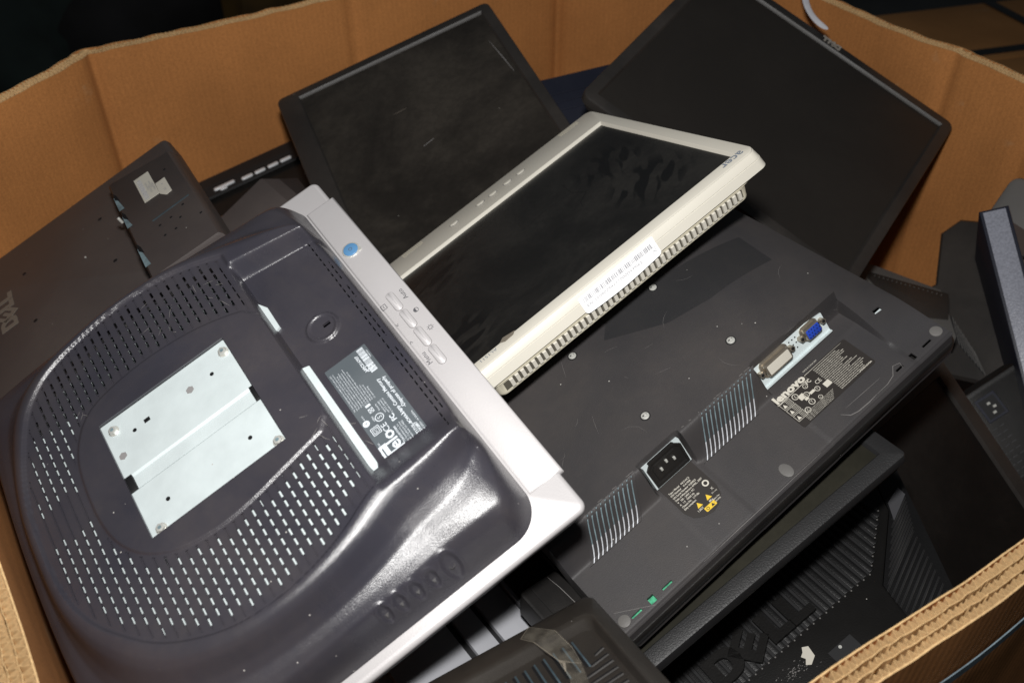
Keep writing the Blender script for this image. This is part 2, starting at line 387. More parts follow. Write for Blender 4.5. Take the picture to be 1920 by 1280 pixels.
def jit(s, a, b, c): return .5 * np.sin(s * a + c) + .3 * np.sin(s * b * 2.3 + 2 * c) + .2 * np.sin(s * a * 5.1 + c * 3)
TH = .021
def sheet(mb, off, thick, ztop, zbot, mi, uvs):
    """one liner: two skins and a top edge, closed loop"""
    A = (Q + NR * off[:, None]) * 1000; B = (Q + NR * (off + thick)[:, None]) * 1000; n = TOT; o = len(mb.v)
    V = [(x, y, z) for (x, y), z in zip(A, ztop * 1000)] + [(x, y, zbot * 1000) for x, y in A] + [(x, y, z) for (x, y), z in zip(B, ztop * 1000)] + [(x, y, zbot * 1000) for x, y in B]
    F = []
    for i in range(n):
        j = (i + 1) % n
        u0 = SL[i]; u1 = SL[i] + (SL[1] - SL[0])
        for f, z in (((i, j, n + j, n + i), (ztop[i], ztop[j], zbot, zbot)), ((2 * n + i, 2 * n + j, 3 * n + j, 3 * n + i), (ztop[i], ztop[j], zbot, zbot)), ((i, j, 2 * n + j, 2 * n + i), (.95, .95, .951, .951))):
            F.append(f); uvs += [(u0, z[0]), (u1, z[1]), (u1, z[2]), (u0, z[3])]
    mb.add(V, F, mi); mb.m[-len(F):] = [mi, mi, mi + 1] * n
ZT = .95 + .0016 * jit(SL, 21, 37, .3) + .0003 * jit(SL, 190, 260, 1.)
inn = MB(); uv = []; sheet(inn, np.zeros(TOT), .0012, ZT, .0, 0, uv); inn.build('inner_liner', ['card', 'card_cut'], bin_, smooth=True, uv=uv)
out = MB(); uv = []; sheet(out, np.full(TOT, TH) + .0003 * jit(SL, 23, 37, 2.), .0012, ZT - .0006 + .001 * jit(SL, 30, 61, 2.), .0, 0, uv); out.build('outer_liner', ['card', 'card_cut'], bin_, uv=uv)
core = MB(); uv = []
LAY = [(.0, .0075), (.0078, .0142), (.0145, TH)]
for k in (1, 2):
    sheet(core, np.full(TOT, LAY[k][0] - .0004) + .0008 * jit(SL, 80, 140, k), .0005, ZT - .0006 - .0006 * np.abs(jit(SL, 60, 80, k)), .86, 0, uv)
for k, (a, b) in enumerate(LAY):
    per = (.0062, .0054, .0059)[k]; n = TOT; ph = SL / per * 2 * pi + 3.2 * jit(SL, 24, 49, k * 2.)
    crush = .55 + .45 * (jit(SL, 37, 61, k + 5.) * .5 + .5)
    wv = (a + b) / 2 + .0006 + (b - a - .0012) / 2 * np.sin(ph) * np.clip(crush + .3, .5, 1)
    wv2 = wv + .0006 * jit(SL, 300, 420, k)
    A = (Q + NR * wv2[:, None]) * 1000; A2 = (Q + NR * (wv2 + .00045)[:, None]) * 1000
    top = (ZT - .0005 - .0012 * np.abs(jit(SL, 50, 93, k + 3.)) ** 2) * 1000
    V = [(x, y, z) for (x, y), z in zip(A, top)] + [(x, y, 900) for x, y in A] + [(x, y, z) for (x, y), z in zip(A2, top)] + [(x, y, 900) for x, y in A2]
    F = []
    for i in range(n):
        j = (i + 1) % n
        for f in ((i, j, n + j, n + i), (2 * n + i, 2 * n + j, 3 * n + j, 3 * n + i), (i, j, 2 * n + j, 2 * n + i)):
            F.append(f); uv += [(SL[i], .9)] * 4
    core.add(V, F, 0)
core.build('fluted_core', ['card_cut', 'card_cut'], bin_, uv=uv)
fl_ = MB(); P = [(x * 1000, y * 1000) for x, y in Q[::20]]
fl_.flat(P, 8); fl_.build('bottom_panel', 'card', bin_)
# strap round the outside of the bin
sm = MB(); A = (Q + NR * (TH + .0035)) * 1000; sg = np.where((SL > -1))[0]
zs = 872 + 9 * jit(SL, 5, 11, .4)
V = [(x, y, z) for (x, y), z in zip(A, zs)] + [(x, y, z + 13) for (x, y), z in zip(A, zs)] + [(x * 1.001, y * 1.001, z) for (x, y), z in zip(A + NR * .8, zs)] + [(x, y, z + 13) for (x, y), z in zip(A + NR * .8, zs)]
n = TOT; F = []
for i in range(0, n):
    j = (i + 1) % n; F += [(i, j, n + j, n + i), (2 * n + i, 2 * n + j, 3 * n + j, 3 * n + i), (n + i, n + j, 3 * n + j, 3 * n + i)]
sm.add(V, F); sm.build('strap', 'strap_blue', bin_)

# ------------------------------------------------------------ generic face-up monitor
def bezel_mesh(x0, x1, y0, y1, bl, br, bb, bt, r=8, side=12, bev=2.5, lip=4., z=0.):
    m = MB(); o = rr(x0, x1, y0, y1, r); ix0, ix1, iy0, iy1 = x0 + bl, x1 - br, y0 + bb, y1 - bt
    rings = [[(x, y, z - side) for x, y in rr(x0 + 1, x1 - 1, y0 + 1, y1 - 1, r)], [(x, y, z - side + 1.5) for x, y in o], [(x, y, z - bev) for x, y in o],
             [(x, y, z - bev * .3) for x, y in rr(x0 + bev * .3, x1 - bev * .3, y0 + bev * .3, y1 - bev * .3, max(r - bev * .3, 1))],
             [(x, y, z) for x, y in rr(x0 + bev, x1 - bev, y0 + bev, y1 - bev, max(r - bev, 1))],
             [(x, y, z) for x, y in rr(ix0 - 2.5, ix1 + 2.5, iy0 - 2.5, iy1 + 2.5, 1.2)],
             [(x, y, z - .5) for x, y in rr(ix0 - 2, ix1 + 2, iy0 - 2, iy1 + 2, 1.)],
             [(x, y, z - lip) for x, y in rr(ix0, ix1, iy0, iy1, .4)]]
    m.loft(rings, 0, False, False); return m, (ix0, ix1, iy0, iy1)
def face_monitor(root, x0, x1, y0, y1, bl, br, bb, bt, bez='blk', scr='scr_plain', shell='blk', r=8, side=12, depth=48, bev=2.5, lip=4.):
    m, (a, b, c, d) = bezel_mesh(x0, x1, y0, y1, bl, br, bb, bt, r, side, bev, lip); m.build('bezel', bez, root)
    s = MB(); s.box(a - 1.5, b + 1.5, c - 1.5, d + 1.5, -lip - 3, -lip + .4); s.build('screen', scr, root)
    k = MB(); q = lambda i, z: [(x, y, z) for x, y in rr(x0 + i, x1 - i, y0 + i, y1 - i, r + 4)]
    k.loft([q(1.5, -side + .2), q(2.5, -side - 6), q(16, -side - 14), q(38, -depth), ][::-1], 0, True, True); k.build('back_shell', shell, root)

# Dell-style letters drawn as polygons, height 1, origin lower left
def dell_polys():
    D = []
    o = [(0, 0), (.62, 0), (.86, .06), (1.02, .22), (1.08, .5), (1.02, .78), (.86, .94), (.62, 1), (0, 1)]
    i = [(.34, .24), (.54, .24), (.64, .29), (.71, .38), (.735, .5), (.71, .62), (.64, .71), (.54, .76), (.34, .76)]
    e = [(0, 0), (.86, 0), (.86, .24), (.32, .24), (.32, .38), (.80, .38), (.80, .60), (.32, .60), (.32, .76), (.86, .76), (.86, 1), (0, 1)]
    l = [(0, 0), (.78, 0), (.78, .27), (.33, .27), (.33, 1), (0, 1)]
    a = radians(36); E = [(.98 + (x - .43) * cos(a) - (y - .5) * sin(a) + .42, .5 + (x - .43) * sin(a) + (y - .5) * cos(a)) for x, y in e]
    return o, i, E, [(1.98 + x, y) for x, y in l], [(2.72 + x, y) for x, y in l]
def dell_logo(mb, x, y, h, z0, z1, mi=0, sx=1., T=None):
    o, i, E, L1, L2 = dell_polys(); tr = lambda P: [(x + a * h * sx, y + b * h) for a, b in P]
    o, i = tr(o), tr(i); n = len(o)
    V = [(a, b, z1) for a, b in o] + [(a, b, z1) for a, b in i] + [(a, b, z0) for a, b in o] + [(a, b, z0) for a, b in i]; F = []
    for k in range(n):
        j = (k + 1) % n; F += [(k, j, n + j, n + k), (2 * n + k, 2 * n + j, j, k), (n + k, n + j, 3 * n + j, 3 * n + k)]
    mb.add(V, F, mi, T)
    for P in (E, L1, L2): mb.prism(tr(P), z0, z1, mi, 0, True, T)

# ------------------------------------------------------------ touch monitor lying on its face (front left)
elo = thing('touch_monitor', 'grey monitor lying face down, vented back with bare steel mounting plate, silver bezel', 'monitor',
            [[-.56413, -.78977, -.24089], [.81382, -.48254, -.32382], [.13950, -.37872, .91494]], (-.23564, .47803, .96243))
CI = [(-133, -160), (104, -160), (119, -148), (131, -100), (146, -70), (156, -39), (158, 0), (155, 30), (144, 74), (128, 95), (110, 108), (72, 122), (40, 129), (13, 131), (-25, 131), (-54, 128),
      (-80, 119), (-99, 107), (-127, 84), (-145, 52), (-153, 25), (-154, -13), (-146, -51), (-130, -85), (-128, -110), (-130, -150)]
def chaikin(P, k=2):
    for _ in range(k):
        P = [q for a, b in zip(P, P[1:] + P[:1]) for q in ((.75 * a[0] + .25 * b[0], .75 * a[1] + .25 * b[1]), (.25 * a[0] + .75 * b[0], .25 * a[1] + .75 * b[1]))]
    return P
CI = chaikin(CI)
CU = chaikin([(64, -96), (84, -50), (90, -5), (88, 30), (80, 62), (55, 80), (24, 86), (-24, 86), (-55, 74), (-74, 50), (-81, 20), (-80, -10), (-72, -50), (-64, -96)])
EX0, EX1, EY0, EY1, ER = -200, 200, -167, 168, 26
pt = np.interp(np.linspace(0, 1, 401), [0, .06, .14, .22, .36, .48, .62, .76, .85, .92, .97, 1], [0, .004, .03, .09, .27, .37, .42, .49, .61, .76, .89, 1])
kern = np.hanning(41); kern /= kern.sum(); pt = np.convolve(np.pad(pt, 20, mode='edge'), kern, 'valid'); pt = (pt - pt[0]) / (pt[-1] - pt[0])
def elo_inner(x, y):
    z = np.zeros_like(x); sd = poly_sd(CI, x, y)
    ring = sstep(0, 2, sd) * -2.8; u = poly_sd(CU, x, y); ring = ring + 1.6 * sstep(-1.2, 1.2, u)
    bay = sstep(-88.5, -92.5, y)
    tt = np.clip((-94 - y) / 61, 0, 1); floor = -17 + 17 * sstep(0, 1, (x - (110 - 8 * tt)) / (13 - 6 * tt)) + 17 * sstep(-104, -138, x)
    return np.where(y < -88, ring * (1 - bay) + bay * floor, ring), sd
def eloH(x, y):
    zi, sd = elo_inner(x, np.maximum(y, -158.5))
    sdi = poly_sd(CI, x, y); din = np.maximum(-sdi, 0); er = np.where(y > 0, 5., ER)
    hx_, hy_ = (EX1 - EX0) / 2, (EY1 - EY0) / 2; px_, py_ = np.abs(x - (EX0 + EX1) / 2), np.abs(y - (EY0 + EY1) / 2)
    ax = np.maximum(px_ - (hx_ - er), 0); ay = np.maximum(py_ - (hy_ - er), 0)
    do = np.where((ax > 0) & (ay > 0), er - np.hypot(ax, ay), np.minimum(hx_ - px_, hy_ - py_)); do = np.maximum(do, 0)
    ex, ey = np.maximum(hx_ - px_, .3), np.maximum(hy_ - py_, .3); do = np.minimum(do, (ex ** -2.5 + ey ** -2.5) ** (-1 / 2.5) * 1.06)
    s = np.where(din > 0, din / (din + do + 1e-6), 0); p = np.interp(s, np.linspace(0, 1, 401), pt)
    wb = sstep(-150, -118, x) * sstep(114, 96, x) * (y < -159)              # rounded side on the slim side of the bay
    p = p * (1 - wb) + np.minimum(1, s ** 2.2) * wb
    z = zi * (1 - p) - 61.5 * p
    # raised lock disc
    e = np.hypot(x - 21, (y + 122)); z = z + 2.2 * sstep(14.5, 12.5, e) - 1.2 * sstep(11.5, 10, e)
    # thumb dimples along the edge
    for dy, rad in ((-97, 7), (-82, 4.5), (-69, 4.5), (-56, 4.5), (-44, 4.5)):
        e = np.hypot(x + 191.5, y - dy); z = z - 2.0 * sstep(rad, rad * .55, e) + .9 * np.exp(-((e - rad) / 1.1) ** 2)
    return z
def eloclamp(X, Y):
    er = np.where(Y > 0, 5., ER); cx = np.clip(X, EX0 + er, EX1 - er); cy = np.clip(Y, EY0 + er, EY1 - er); dx, dy = X - cx, Y - cy; d = np.hypot(dx, dy)
    k = np.where(d > er, er / np.maximum(d, 1e-6), 1); return cx + dx * k, cy + dy * k
xs = np.arange(-230, 231) * .875; ys = -168 + 1.05 * np.arange(321)
xc = (xs[:-1] + xs[1:]) / 2; yc = (ys[:-1] + ys[1:]) / 2; XC, YC = np.meshgrid(xc, yc, indexing='ij')
drop = np.zeros(XC.shape, int)
sdI = poly_sd(CI, XC, YC); sdU = poly_sd(CU, XC, YC)
ix = np.arange(len(xc))[:, None] // 2; iy = np.arange(len(yc))[None, :] // 2
iys = np.arange(len(yc))[None, :]; ixs = np.arange(len(xc))[:, None]; colm = (iys % 7 == 2) | (iys % 7 == 3); ok = (sdI > 7) & (sdU < -3.5) & (YC > -84)
dash = ((ixs + 3 * (iys // 7)) % 10 < 7)
# only whole dashes
slot = colm & dash & ok
gap = (YC > 88) & (XC > -6) & (XC < 20)
slot &= ~gap
for j in range(slot.shape[1]):
    i = 0
    while i < slot.shape[0]:
        if slot[i, j]:
            k = i
            while k < slot.shape[0] and slot[k, j]: k += 1
            if k - i < 7: slot[i:k, j] = False
            i = k
        else: i += 1
drop[slot] = 1
groove = colm & (sdI > 4) & (sdU < -2.5) & (YC > -85) & ~slot; drop[groove] = 3
b1 = (np.abs(YC + 153) < .54) & (XC < 103) & (XC > -126) & (ix % 4 < 3)
b2 = (np.abs(YC + 156.6) < .54) & (XC < 74) & (XC > -104) & (ix % 4 < 3) & ~((XC > 44) & (XC < 50)) & ~((XC > -34) & (XC < -22)) & ~((XC < 26) & (XC > 18))
drop[b1] = 1; drop[b2] = 1
hole = (XC > -54) & (XC < 60) & (YC > -56) & (YC < 58); drop[hole] = 1
hole = (np.abs(XC - 21) < 2) & (np.abs(YC + 126) < 3.1); drop[hole] = 1
er_ = np.where(YC > 0, 5., ER); sd_out = np.hypot(np.maximum(np.abs(XC) - (200 - er_), 0), np.maximum(np.abs(YC - .5) - (167.5 - er_), 0))
drop[(sd_out > er_ + 1.5)] = 2
c = MB(); grid_mesh(c, xs, ys, eloH, drop, 2.2, 0, eloclamp)
for k in range(26):
    a = random.uniform(0, 6.28); x, y = random.choice([(100, -70), (-60, -80), (110, -20), (70, 60), (-90, -95), (-100, -120)]); x += random.gauss(0, 14); y += random.gauss(0, 7)
    l = random.uniform(3, 11); P = [(x + l * t * cos(a), y + l * t * sin(a) + random.gauss(0, .4)) for t in (0, .4, .8, 1)]
    zz = eloH(np.array([q[0] for q in P]), np.array([q[1] for q in P])) + .25
    c.stroke([(q[0], q[1], z) for q, z in zip(P, zz)], .35, 0, 1)
cover = c.build('back_cover', ['elo', 'scratch'], elo, angle=40)
# steel chassis under the vents and the mounting plate
c = MB(); CH = [(128, -86)] + [(x, y) for x, y in inset(CI, 4) if y > -80] + [(-126, -86)]; k0 = min(range(len(CI)), key=lambda k: CI[k][1] + (CI[k][0] < 0) * 999 + (CI[k][1] < -80) * 999); c.prism([(min(x, 78 + max(0, y - 10) * .14), y) for x, y in CH], -14, -6.2); c.prism(CH, -30, -22); c.box(-127, 104, -160, -95, -36, -31); c.build('steel_chassis', 'zinc', elo, smooth=False)
c = MB()
prof = [(-54.5, -5.0), (-9, -5.0), (-6.5, -6.9), (3.5, -6.9), (6, -4.8), (60.5, -4.8)]
V = [(x, y, z) for y in (-57, 59) for x, z in prof]; n = len(prof); c.add(V, [(k, k + 1, n + k + 1, n + k) for k in range(n - 1)])
plate = c.build('mounting_plate', 'zinc', elo, smooth=False)
for bx, by in ((50, -50), (-50, -50), (-50, 50), (50, 50)):
    c = MB(); c.cyl(bx, by, 4.4, -5, -4.1, 0, 20); c.cyl(bx, by, 3.5, -4.2, -1.6, 0, 6, bev=.5); c.cyl(bx, by, 1.5, -1.7, -1.5, 1, 12); c.build('bolt', ['bolt', 'port_blue'], plate)
for hx, hy in ((39, -34), (39, 36), (-32, -34), (-32, 37)):
    c = MB(); c.cyl(hx, hy, 1.7, -5.6, -4.65, 0, 14); c.build('screw_hole', 'black_hole', plate)
for hx, hy in ((39, -14), (25, 52)): c = MB(); c.cyl(hx, hy, 3.4, -5.6, -4.6, 0, 6); c.build('hex_insert', 'rim_dark', plate)
c = MB(); c.box(38.4, 42, 22, 27, -5.6, -4.65, 0); c.build('punched_slot', 'black_hole', plate)
for hy in (-55, 56): c = MB(); c.box(-8.5, 6.5, hy - 3.5, hy + 3.5, -7.0, -4.0, 0, 1.0); c.build('notch', 'black_hole', plate)
# bright steel seen through the slits along the bay wall
c = MB(); c.prism([(81, -90.5), (44, -90.5), (46, -95.5), (70, -96)][::-1], -17, -14.6); c.prism([(-1, -91), (-112, -91), (-116, -94.5), (-108, -97.5), (-3, -97)][::-1], -17, -14.6)
c.build('steel_strip', 'zinc', elo, smooth=False)
c = MB(); c.stroke([(44, -90), (20, -91), (-1, -90.5)], 1.0, -12.5, 0); c.build('bay_edge_tape', 'brownblk', elo); c = MB(); c.stroke([(-3, -90), (-30, -90.5), (-50, -90)], 1., -12.2, 0); c.build('bay_edge_wear', 'scratch', elo)
# label in the bay, text reads along +X
lab = MB(); LZ = -16.6
lab.prism(rr(-112, -16, -140, -103, 1.), LZ, LZ + .25); label = lab.build('rating_label', 'label_grey', elo)
t = MB(); z = LZ + .45
t.box(-112, -98.5, -109.5, -103.3, LZ, z - .05, 0); t.box(-112, -107.5, -121, -109.5, LZ, z - .05, 0)
t.text('elo', 13.5, -99.5, -119, z, 0, bold=.02); t.stroke([(-109, -105.5), (-101, -105.5)], 1.1, z + .1, 1)
t.text('TOUCHSYSTEMS', 2.1, -99.5, -122.2, z, 0, bold=.02)
y = -124.5
for s in ('Elo TouchSystems, Inc.', '301 Constitution Drive', 'Menlo Park, CA 94025'): t.text(s, 1.9, -109, y, z, 0, align='L'); y -= 2.1
t.text('ET1715L-8CWA-1-G', 3.1, -110, -133.5, z, 0, bold=.03, align='L'); t.text('E392887', 3., -110, -136.2, z, 0, bold=.02, align='L')
t.text('100-240V~ 1A 50/60Hz', 2.1, -110, -138.6, z, 0, align='L')
t.text('Lamp Contains Mercury', 3.9, -88, -133, z, 0, bold=.02, align='L'); t.text('-Dispose of properly', 3.9, -84, -137.3, z, 0, bold=.02, align='L')
t.ringflat(-37, -132, 2.6, 3.2, z); t.stroke([(-39, -130), (-35, -134)], .6, z); t.text('Hg', 2.4, -37, -132.8, z)
t.text('FC', 5.2, -85, -126.5, z, 0, bold=.03); t.text('CE', 6.6, -88, -118.5, z, 0, bold=.0)
t.ringflat(-78, -117, 2.9, 3.5, z); t.text('S', 5, -78, -118.8, z, 0)
t.ringflat(-105, -113 + 25.2 - 18, 2.3, 2.8, z); t.text('UL', 2.3, -105, -106.4, z, bold=.03); t.text('LISTED', 1.6, -97.6, -106, z)
t.frame(rr(-89, -82, -113, -106, .8), .5, z); t.frame(rr(-87.8, -83.2, -111.8, -107.2, .6), .4, z); t.text('VC', 2.8, -85.5, -110.4, z)
t.cyl(-76, -106.5, 2.7, LZ, z - .02); t.text('V', 3.4, -76, -107.8, z + .1, 1); t.text('N1001', 1.7, -70.5, -107.5, z)
t.stroke([(-71, -113), (-67, -117)], .5, z); t.stroke([(-67, -113), (-71, -117)], .5, z); t.box(-65, -63, -117, -113, LZ, z); t.frame(rr(-71, -67, -117, -113, .4), .35, z)
t.text('MPRII', 2., -76, -113.4, z)
y = -105.5
for s in ('This Class B digital apparatus complies with Canadian ICES', 'Cet appareil numerique de la classe B est conforme a la', 'This device complies with part 15 of the FCC Rules', 'Operation is subject to the following two conditions',
          '(1) this device may not cause harmful interference', '(2) this device must accept any interference received', 'including interference that may cause undesired', 'operation. Made in China', 'TUV Rheinland approved', 'US patent listing'):
    t.text(s, 1.55, -62, y, z, 0, align='L', width=min(40, .72 * len(s))); y -= 1.95
t.text('Sincerity', 1.9, -70, -120.5, z, 0); t.text('tested to comply', 1.7, -72, -123, z); t.text('with FCC standards', 1.7, -73, -125, z); t.text('For home or office use', 1.7, -74, -127, z)
x = -17.5
while x > -42:
    w = random.choice((.35, .35, .7, 1.)); t.box(x - w, x, -137, -131.6, LZ, z - .03); x -= w + random.choice((.3, .3, .55))
t.text('L08C016707', 3.4, -30, -130.2, z, 0, bold=.03); t.text('7000890607', 1.6, -26, -138.8, z)
t.build('label_print', ['ink', 'label_grey'], label, smooth=False)
# silver front frame
def silver():
    m = MB(); o = rr(-211, 211, -195, 166, 7)
    m.loft([[(x, y, -70.5) for x, y in inset(o, 1)], [(x, y, -69.5) for x, y in o], [(x, y, -66) for x, y in o], [(x, y, -64.2) for x, y in inset(o, 1)], [(x, y, -63.2) for x, y in inset(o, 3.4)]], 0, True, True)
    return m
m = silver(); P = [(-178, -198.5), (180, -198.5), (180, -167.8), (-178, -167.8)]
m.loft([[(x, y, -70) for x, y in inset(P, 1)], [(x, y, -66) for x, y in P], [(x, y, -63.2) for x, y in inset(P, .8)], [(x, y, -62.4) for x, y in inset(P, 2.4)]], 0, True, True)
sil = m.build('silver_bezel', 'silver', elo, angle=50)
c = MB(); o = rr(-207, 207, -191, 163, 6); c.loft([[(x, y, -90.5) for x, y in inset(o, 5)], [(x, y, -86.5) for x, y in inset(o, 2)], [(x, y, -69.8) for x, y in o]], 0, True, True); c.build('front_frame', 'shaded_frame_grey', elo)  # shadow on the bezel's lower side put into this frame's colour
for k, (a, b) in enumerate(((47.5, 25.5), (24.3, 2.6), (1.4, -20.6), (-21.8, -43))):
    c = MB(); c.flat(rr(b - .5, a + .5, -184.9, -177.1, 3.9), -62.25, 1)
    P = rr(b, a, -184.4, -177.6, 3.4); c.loft([[(x, y, -62.3) for x, y in P], [(x, y, -61.6) for x, y in P], [(x, y, -61.1) for x, y in inset(P, .9)]], 0, False, True)
    c.build('menu_button', ['silver_rim', 'rim_dark'], elo, angle=50)
c = MB(); c.cyl(112, -180, 8.2, -62.4, -61.6, 1, 28, bev=.5); c.cyl(112, -180, 6.9, -61.8, -60.9, 0, 28, bev=.8); c.ringflat(112, -180, 1.3, 1.8, -60.8, 2); c.cyl(107.5, -186.5, 2.2, -62.4, -61.5, 1, 14)
c.build('power_button', ['blue', 'bolt', 'ink_dk'], elo, angle=50)
t = MB(); z = -62.15
t.text('Auto', 6, 37.5, -192.5, z, 0); t.text('Menu', 6, -29.5, -174.3, z, 0)
t.frame(rr(35.2, 40.8, -173.5, -168.5, .5), .5, z); t.stroke([(36.6, -171), (39.4, -171)], .5, z)
t.text('<', 5.5, 14.5, -172.5, z); t.text('>', 5.5, -8, -172.5, z)
t.ringflat(16, -190.5, 1.9, 2.4, z); t.flat([(16 + 2 * cos(a * pi / 8), -190.5 + 2 * sin(a * pi / 8)) for a in range(9)], z)
t.ringflat(-7, -190.5, 1.4, 1.9, z)
for k in range(8): a = k * pi / 4; t.stroke([(-7 + 2.3 * cos(a), -190.5 + 2.3 * sin(a)), (-7 + 3.1 * cos(a), -190.5 + 3.1 * sin(a))], .4, z)
t.build('button_legends', 'ink_dk', sil, smooth=False)
c = MB()
for dy in (-82, -69, -56, -44):
    zz = float(eloH(np.array([-191.5]), np.array([float(dy)]))[0]); c.add([(-194, dy, zz + .3 - 1.), (-190.5, dy - 2, zz + .6), (-190.5, dy + 2, zz + .6)], [(0, 1, 2)])
zz = float(eloH(np.array([-191.5]), np.array([-97.]))[0]); c.ringflat(-191.5, -97, 1.6, 2.3, zz + .9)
c.build('jog_marks', 'lenovo', cover, smooth=False)

# ------------------------------------------------------------ charcoal monitor lying on its face (centre right)
lev = thing('charcoal_monitor', 'charcoal monitor lying face down, back with video ports, slanted vents and printed labels', 'monitor',
            [[.75644, -.56369, -.33172], [.54046, .82435, -.16836], [.36836, -.05193, .92823]], (.12085, .62152, .92214))
def levH(x, y):
    ramp = sstep(-83, -101, y) * -30 - 7 * np.clip((-101 - y) / 58, 0, 1)
    fall = -32 * np.clip((x - 62) / 125, 0, 1) ** 2
    low = -30 - 7 * np.clip((-101 - y) / 58, 0, 1)
    side = fall + (np.minimum(low, fall) - fall) * sstep(-70, -150, y)
    k = np.clip((x - 142) / 2, 0, 1)
    ramp = fall * (1 - sstep(-83, -101, y)) + ramp
    z = ramp * (1 - k) + side * k
    # vertical-sided recess for the power inlet and for the video ports
    for (a, b, sl) in ((-86, -44, 1), (43, 142.5, 1)):
        q = sstep(a - 1.5, a + .5, x) * sstep(b + 1.5, b - .5, x)
        zr = -29.5 * sstep(-79.5, -82.5, y) - 7 * np.clip((-101 - y) / 58, 0, 1)
        z = np.where(y < -79, z * (1 - q) + np.minimum(zr, 0) * q, z)
    # edge rounding
    e = np.minimum(np.minimum(187 - np.abs(x), y + 166), 156 - y); z = z - 22 * (1 - sstep(0, 2.6, e)) ** 1.6 - .5 * (1 - sstep(0, 4, e))
    z = z - .4 * np.exp(-((y + 160.5) / .8) ** 2)                       # seam near the bottom edge
    return z
LR = 10
def levclamp(X, Y):
    cx = np.clip(X, -187 + LR, 187 - LR); cy = np.clip(Y, -166 + LR, 156 - LR); dx, dy = X - cx, Y - cy; d = np.hypot(dx, dy)
    k = np.where(d > LR, LR / np.maximum(d, 1e-6), 1); return cx + dx * k, cy + dy * k
xs = np.concatenate([[-187, -185.5, -184], np.arange(-182, 183, 2.), [184, 185.5, 187]]); ys = np.concatenate([[-166, -165, -164, -163, -162, -161, -160.4, -159.8, -159], np.arange(-158, -104, 2.), np.arange(-104, -76, 1.), np.arange(-76, 152, 4.), [152, 154, 155, 156]])
xc = (xs[:-1] + xs[1:]) / 2; yc = (ys[:-1] + ys[1:]) / 2; XC, YC = np.meshgrid(xc, yc, indexing='ij'); drop = np.zeros(XC.shape, int)
for hx, hw, hy, hh in ((163, 4.5, -155, 1.2), (130, 4.5, -155.5, 1.2), (-165, 0, 0, 0), (160, 3.2, -108, 2)):
    drop[(np.abs(XC - hx) < hw) & (np.abs(YC - hy) < hh)] = 1
for hx in (-165, -133): drop[(np.abs(XC - hx) < 5) & (np.abs(YC + 155) < 1.2)] = 1
for hx in (-149, 146): drop[(np.abs(XC - hx) < 2.1) & (np.abs(YC + 155) < 2.1)] = 1
c = MB(); grid_mesh(c, xs, ys, levH, drop, 1.6, 0, levclamp)
lc = c
def lz(x, y): return float(levH(np.array([float(x)]), np.array([float(y)]))[0])
c = MB(); o = rr(-188, 188, -167, 157, 10); c.loft([[(x, y, -61) for x, y in inset(o, 8)], [(x, y, -56) for x, y in inset(o, 1)], [(x, y, -47) for x, y in o], [(x, y, -45) for x, y in inset(o, 1.5)]], 0, True, True); c.build('front_bezel', 'blk_deep', lev, angle=50)
c = MB()
for hx in (-165, -133): c.box(hx - 5.5, hx + 5.5, -158, -152, -44, -39.2, 0)
c.box(-152, -146, -158, -152, -44, -39.2, 0); c.build('circuit_board', 'pcb', lev, smooth=False)
c = MB(); c.box(157, 164, -110, -107.6, lz(160, -108) - 5, lz(160, -108) - 2.2); c.build('lock_slot_plate', 'zinc', lev, smooth=False)
for hx in (-176, 177):
    c = MB(); zz = lz(hx, -153); c.cyl(hx, -153, 5.2, zz - 1, zz + .8, 0, 22, bev=.5); c.build('rubber_foot', 'grey_plas', lev)
c = MB(); zz = lz(0, -153); P = [(5 * cos(k * pi / 12), -153 + 7 * sin(k * pi / 12)) for k in range(24)]; c.prism(P, zz - 1, zz + .9, 0, .5); c.build('rubber_foot', 'grey_plas', lev)
for sx_ in (-50, 50):
    for sy_ in (-50, 50):
        c = MB(); c.cyl(sx_, sy_, 4.6, -.3, .35, 1, 20); c.cyl(sx_, sy_, 3.7, .3, 1.1, 0, 18, bev=.7); c.box(sx_ - 2.2, sx_ + 2.2, sy_ + .2, sy_ + 1.2, .9, 1.2, 1); c.cyl(sx_ + .6, sy_ + .8, 1.3, .5, 1.4, 0, 10, bev=.5); c.build('mount_screw', ['bolt', 'black_hole'], lev)
# slanted vents: dark ribs over bright metal
def vent(x0, x1, n, name):
    w = (x1 - x0) / n; q = MB(); r = MB()
    def P(x, s, dz): # s 0 top .. 1 bottom along the slope, slats lean towards -X
        y = -82.5 - 20.5 * s; return (x - 21 * s, y, lz(-200 if False else 0, y) + dz)
    ss = [0.03, .12, .25, .4, .55, .7, .85, 1.]
    for k in range(n + 1):
        xa, xb = x0 + w * k, x0 + w * k + w * .74
        V = []
        for s in ss: V += [P(xa, s, .1), P(xa, s, .9), P(xb, s, .9), P(xb, s, .1)]
        F = []
        for i in range(len(ss) - 1):
            for e in range(3): F.append((4 * i + e, 4 * i + e + 1, 4 * i + e + 5, 4 * i + e + 4))
        F += [(0, 1, 2, 3), tuple(4 * (len(ss) - 1) + e for e in (3, 2, 1, 0))]
        r.add(V, F, 0)
        if k < n:
            V = []
            for s in np.linspace(.06, .97, 8): V += [P(xb - .2, s, .25), P(x0 + w * (k + 1) + .2, s, .25)]
            q.add(V, [(2 * i, 2 * i + 1, 2 * i + 3, 2 * i + 2) for i in range(4)], 1)  # upper slit metal coloured dimmer, its shade put into the colour
            q.add(V, [(2 * i, 2 * i + 1, 2 * i + 3, 2 * i + 2) for i in range(4, 7)], 0)
    v = r.build('vent_grille', 'lenovo', lev, angle=40); q.build('vent_metal', ['vent_metal', 'port_blue'], v, smooth=False)
vent(-146, -94, 11, 'a'); vent(-20, 40, 13, 'b')
